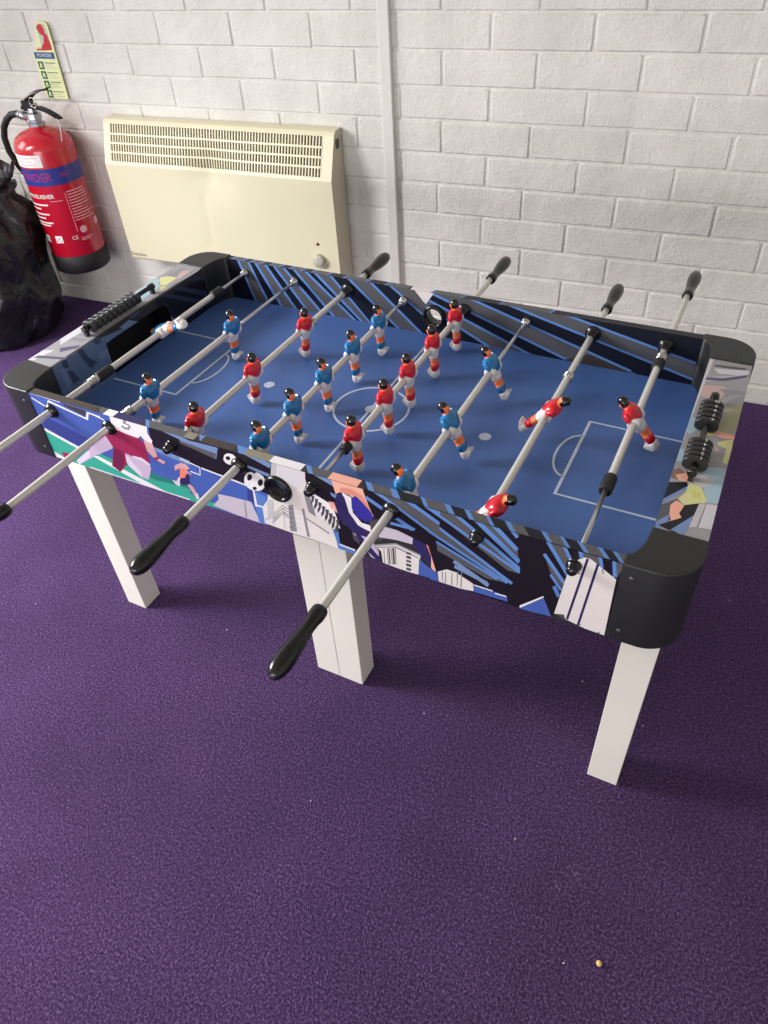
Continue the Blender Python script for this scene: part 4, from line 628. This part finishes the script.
def plate(name,pts,w,t,m,lab):
    """bent strip: pts (x,y,z), w width list"""
    mb=MB(); P=[Vector(p) for p in pts]; sidev=Vector((.69,.72,0)); vs=[]
    for i,p in enumerate(P):
        d=(P[min(i+1,len(P)-1)]-P[max(i-1,0)]).normalized(); nn=d.cross(sidev).normalized()
        for s,q in ((-1,-1),(1,-1),(1,1),(-1,1)): vs.append(p+sidev*s*w[i]/2+nn*q*t/2)
    n=len(P); mb.add(vs,[(4*i+k,4*i+(k+1)%4,4*i+4+(k+1)%4,4*i+4+k) for i in range(n-1) for k in range(4)]+[(3,2,1,0),(4*n-4,4*n-3,4*n-2,4*n-1)],m)
    return mb.build(name,ext,bevel=.001,label=lab)
dx,dy=1.0,-.05       # the handles point along the wall and a little into the room
def hp(s,z): return (s*dx,s*dy,z+ez)
plate('carry_handle',[hp(-.024,.660),hp(.000,.665),hp(.030,.664),hp(.060,.657),hp(.085,.647),hp(.100,.639)],[.020,.024,.022,.020,.020,.016],.006,M_gloss,'black lower carrying handle')
plate('squeeze_lever',[hp(-.028,.660),hp(-.012,.674),hp(.004,.688),hp(.026,.700),hp(.054,.709),hp(.084,.713)],[.022,.024,.020,.016,.014,.011],.006,M_gloss,'black upper squeeze lever')
mb=MB(); mb.box(-.022,-.010,.655+ez,.006,.010,.682+ez,M_gloss); mb.build('lever_bracket',ext)
mb=MB(); pts=[(.026*dx+.013*math.cos(t),.026*dy-.012,.679+.013*math.sin(t)+ez) for t in [2*PI*k/20 for k in range(21)]]; mb.tube(pts,.0014,M_chrome,8); mb.lathe([(0,.003),(.020,.003)],M_chrome,'y',(.026*dx-.010,.026*dy-.014,.672+ez),10); mb.build('safety_pin',ext,label='chrome ring of the safety pin')
mb=MB()
hose=[(-.040,0,.640),(-.062,0,.644),(-.088,0,.640),(-.112,0,.626),(-.134,0,.604),(-.150,.002,.574),(-.156,.006,.535),(-.150,.016,.490),(-.132,.030,.440),(-.116,.040,.390),(-.108,.044,.340)]
mb.tube([(x,y,z+ez) for x,y,z in hose],.0095,M_rubber,14); mb.lathe([(0,.0105),(.018,.0105)],M_valve,'x',(-.060,0,.642+ez),14)
mb.build('hose',ext,label='black rubber hose')
mb=MB(); mb.tube([(x,y,z+ez) for x,y,z in ((-.108,.044,.345),(-.107,.044,.30),(-.106,.044,.262))],.011,M_gloss,14,[.0105,.0115,.015]); mb.build('nozzle',ext)
mb=MB(); mb.box(-.012,XR-.002,.52+ez,.012,-YC-.001,.575+ez,M_black); mb.build('wall_bracket',ext)
mb=MB(); mb.tube([(.092,-.010,.640+ez),(.100,-.014,.628+ez),(.098,-.016,.606+ez),(.086,-.012,.580+ez)],.0012,mat('clear_cable_tie',(214,210,206),.3),6); mb.build('cable_tie',ext)

# ================================================================ sign above it
M_sg=mat('glow_green_plate',(222,226,172),.45,var=.03); M_sr=mat('sign_red',(190,30,40),.4); M_sb=mat('sign_blue',(40,84,132),.4); M_sk=mat('sign_dark_green',(26,96,66),.4)
M_sgy=mat('sign_grey_edge',(186,190,178),.45)
mb=MB(); yb=-.009
pl=[(-.562,.664),(-.481,.664),(-.478,.784),(-.476,.815),(-.4765,.850),(-.484,.857),(-.512,.858),(-.519,.850),(-.5245,.836),(-.546,.789),(-.560,.779)]
n=len(pl); vs=[(x,yb,z) for x,z in pl]+[(x,yb+.003,z) for x,z in pl]
mb.add(vs,[tuple(range(n)),tuple(reversed(range(n,2*n)))]+[(i,n+i,n+(i+1)%n,(i+1)%n) for i in range(n)],M_sg)
def sg(pts,m,d=.0004): mb.add([(x,yb-d,z) for x,z in pts],[tuple(range(len(pts)))],m)
sg([(-.5165,.848),(-.505,.853),(-.487,.852),(-.4835,.835),(-.484,.795),(-.486,.789),(-.543,.787),(-.540,.793),(-.519,.798)],M_sgy,.0003)
sg([(-.5185,.842),(-.508,.851),(-.496,.850),(-.492,.838),(-.493,.826),(-.500,.822),(-.512,.828)],M_sr); sg([(-.500,.824),(-.488,.828),(-.484,.800),(-.4855,.789),(-.522,.787),(-.518,.798),(-.508,.806)],M_sr,.0005)
sg([(-.543,.787),(-.486,.789),(-.486,.793),(-.540,.791)],M_sr,.0006)
sg([(-.557,.767),(-.484,.767),(-.483,.783),(-.556,.783)],M_sb)
tv,tf=text_geo('POWDER',.0125); mb.add([(-.520+x,yb-.0008,.775+z) for x,z,_ in tv],tf,M_lab)
for k in range(4):
    zt=.760-.0245*k
    sg([(-.553,zt-.020),(-.534,zt-.020),(-.534,zt),(-.553,zt)],M_sk)
    a=[(-.549,zt-.016),(-.545,zt-.016),(-.543,zt-.010),(-.541,zt-.016),(-.538,zt-.016),(-.541,zt-.004),(-.546,zt-.004)]
    sg(a,M_sg,.0007)
    for q,w in enumerate((.040,.028,.036)): sg([(-.529,zt-.0045-.006*q),(-.529+w,zt-.0045-.006*q),(-.529+w,zt-.0025-.006*q),(-.529,zt-.0025-.006*q)],M_sk if q==0 else M_sgy,.0005)
sign=mb.build('extinguisher_sign'); tag(sign,'narrow pale green and red instruction sign above the fire extinguisher','sign')
mb=MB(); mb.lathe([(yb+.002,.004),(.0,.004)],M_lab,'y',(-.51,0,.75),10)
mb.build('fixing_pad',sign)

# ================================================================ bin bag
def bag_material():
    m,nt,b=new_mat('black_polythene'); N=nt.nodes; K=nt.links.new
    tc=N.new('ShaderNodeTexCoord'); mp=N.new('ShaderNodeMapping'); mp.inputs['Scale'].default_value=(1,1,.45); K(tc.outputs['Object'],mp.inputs['Vector'])
    n=N.new('ShaderNodeTexNoise'); n.inputs['Scale'].default_value=16; n.inputs['Detail'].default_value=6; n.inputs['Distortion'].default_value=1.6; K(mp.outputs['Vector'],n.inputs['Vector'])
    w=N.new('ShaderNodeTexVoronoi'); w.feature='SMOOTH_F1'; w.inputs['Scale'].default_value=14; K(mp.outputs['Vector'],w.inputs['Vector'])
    ad=N.new('ShaderNodeMath'); ad.operation='ADD'; K(n.outputs['Fac'],ad.inputs[0]); K(w.outputs['Distance'],ad.inputs[1])
    bp=N.new('ShaderNodeBump'); bp.inputs['Strength'].default_value=.9; bp.inputs['Distance'].default_value=.02; K(ad.outputs[0],bp.inputs['Height']); K(bp.outputs['Normal'],b.inputs['Normal'])
    r=N.new('ShaderNodeValToRGB'); r.color_ramp.elements[0].color=lin((16,16,19)); r.color_ramp.elements[1].color=lin((30,30,34)); K(n.outputs['Fac'],r.inputs['Fac']); K(r.outputs['Color'],b.inputs['Base Color'])
    b.inputs['Roughness'].default_value=.3; return m
M_bag=bag_material()
from mathutils import noise
BX,BY=-.800,-.275
bag=empty('bin_bag',(BX,BY,0)); tag(bag,'black plastic bin bag slumped on the carpet beside the extinguisher','bin bag')
mb=MB(); nu,nv=96,64; vs=[]
prof=[(0,.0),(.0,.10),(.004,.155),(.02,.180),(.06,.196),(.12,.203),(.20,.212),(.28,.219),(.34,.220),(.39,.210),(.425,.182),(.45,.138),(.466,.080),(.478,.038),(.484,.022)]
import bisect
cum=[0]
for (z0,r0),(z1,r1) in zip(prof,prof[1:]): cum.append(cum[-1]+math.hypot(z1-z0,r1-r0))
for j in range(nv+1):
    s=cum[-1]*j/nv; k=min(len(prof)-2,max(0,bisect.bisect_right(cum,s)-1)); t=(s-cum[k])/(cum[k+1]-cum[k]); z=prof[k][0]+(prof[k+1][0]-prof[k][0])*t; r=prof[k][1]+(prof[k+1][1]-prof[k][1])*t
    for i in range(nu):
        a=2*PI*i/nu; p=Vector((math.cos(a)*r,math.sin(a)*r,z))
        q=noise.noise(p*9+Vector((3,1,7))); f=abs(noise.noise(Vector((p.x*16,p.y*16,p.z*7))))
        fold=(.012*math.sin(9*a+5*q)*min(1,max(0,(z-.25)/.2))*min(1,max(.15,(.475-z)/.08)) if z>.25 else 0)
        rr2=max(.0,r+(q*.024-f*.040)*min(1,r/.1)*min(1,z/.03+.2)+fold*min(1,r/.06))
        lean=max(0,(z-.42)/.062)**1.5
        vs.append((math.cos(a)*rr2+.118*lean,math.sin(a)*rr2*.98+.112*lean,max(0,z+noise.noise(p*14)*.008*min(1,z/.05))))
mb.add(vs,[(j*nu+i,j*nu+(i+1)%nu,(j+1)*nu+(i+1)%nu,(j+1)*nu+i) for j in range(nv) for i in range(nu)],M_bag,True)
mb.build('sack',bag)
mb=MB(); vs=[]; nu=40
for j in range(9):
    z=.482+.034*j/8; r=.020+.014*(j/8)**.8
    for i in range(nu):
        a=2*PI*i/nu; rr2=r*(1+.16*math.sin(5*a+j*.5)*(j/8)+.08*math.sin(11*a))
        vs.append((.120+math.cos(a)*rr2+.006*j/8,.116+math.sin(a)*rr2,z-.004+.012*math.sin(3*a)*(j/8)))
mb.add(vs,[(j*nu+i,j*nu+(i+1)%nu,(j+1)*nu+(i+1)%nu,(j+1)*nu+i) for j in range(8) for i in range(nu)],mat('lit_thin_polythene',(96,94,98),.3),True)  # light on the thin neck put into a grey paler than the sack
mb.build('tied_neck',bag,label='gathered neck of the bag in a lit grey')

# ================================================================ bits on the carpet
mb=MB(); r=.0040; vs=[]; 
for j in range(1,8):
    for i in range(12):
        t,a=PI*j/8,2*PI*i/12; q=r*(1+.18*noise.noise(Vector((math.cos(a)*2,math.sin(a)*2,j*.8)))); vs.append((q*math.sin(t)*math.cos(a),q*math.sin(t)*math.sin(a),r*.95+q*math.cos(t)))
mb.add(vs,[(j*12+i,j*12+(i+1)%12,(j+1)*12+(i+1)%12,(j+1)*12+i) for j in range(6) for i in range(12)]+[tuple(range(12)),tuple(range(72,84))],mat('golden_crumb',(214,180,112),.5),True)
o=mb.build('crumb',loc=(1.411,-1.489,0)); tag(o,'small golden crumb lying on the purple carpet in the foreground','crumb')
M_lint=mat('white_lint',(206,200,210),.8)
def fleck():
    mb=MB(); mb.tube([(-.0016,0,.0006),(-.0006,.0006,.001),(.0006,.0002,.001),(.0015,-.0005,.0006)],.0009,M_lint,8,[.0004,.0008,.0007,.0004]); return mb.build('lint_fleck')
f0=fleck()
for i,(x,y) in enumerate([(1.301,-1.036),(1.417,-1.091),(1.26,-1.361),(1.366,-1.505),(1.372,-.801),(.608,-1.156),(.177,-1.235),(1.05,-1.20),(1.62,-.93),(.93,-1.42)]):
    o=f0 if i==0 else f0.copy()
    if i: COL.objects.link(o)
    o.location=(x,y,0); o.rotation_euler=(0,0,i*1.3); tag(o,'tiny white fleck of lint on the purple carpet','lint','lint flecks on the carpet')

# ================================================================ light and camera
w=bpy.data.worlds.new('room_light'); S.world=w; w.use_nodes=True
bg=w.node_tree.nodes['Background']; bg.inputs['Color'].default_value=(1.0,.985,.96,1); bg.inputs['Strength'].default_value=WORLD
def area(name,loc,target,sx,sy,power,col=(1,1,1)):
    l=bpy.data.lights.new(name,'AREA'); l.shape='RECTANGLE'; l.size=sx; l.size_y=sy; l.energy=power; l.color=col
    o=bpy.data.objects.new(name,l); COL.objects.link(o); o.location=loc
    o.rotation_euler=(Vector(target)-Vector(loc)).to_track_quat('-Z','Y').to_euler(); return o
for a in LIGHTS: area(*a)

cam=bpy.data.cameras.new('camera'); co=bpy.data.objects.new('camera',cam); COL.objects.link(co); S.camera=co
R=Matrix(((0.92439482,0.37738903,-0.05542321),(-0.21581343,0.63727111,0.73980409),(-0.31451356,0.67191,-0.67053574)))
right,up,fwd=R[0],R[1],R[2]
m=Matrix((( right[0],up[0],-fwd[0]),(right[1],up[1],-fwd[1]),(right[2],up[2],-fwd[2])))
co.matrix_world=Matrix.Translation((1.31976766,-1.88256353,1.15862436))@m.to_4x4()
cam.sensor_fit='HORIZONTAL'; cam.sensor_width=36; cam.lens=731.5136/768*36; cam.clip_start=.02
S.view_settings.view_transform='Standard'; S.view_settings.look='None'; S.view_settings.gamma=1; S.view_settings.use_curve_mapping=False
S.view_settings.exposure=.1
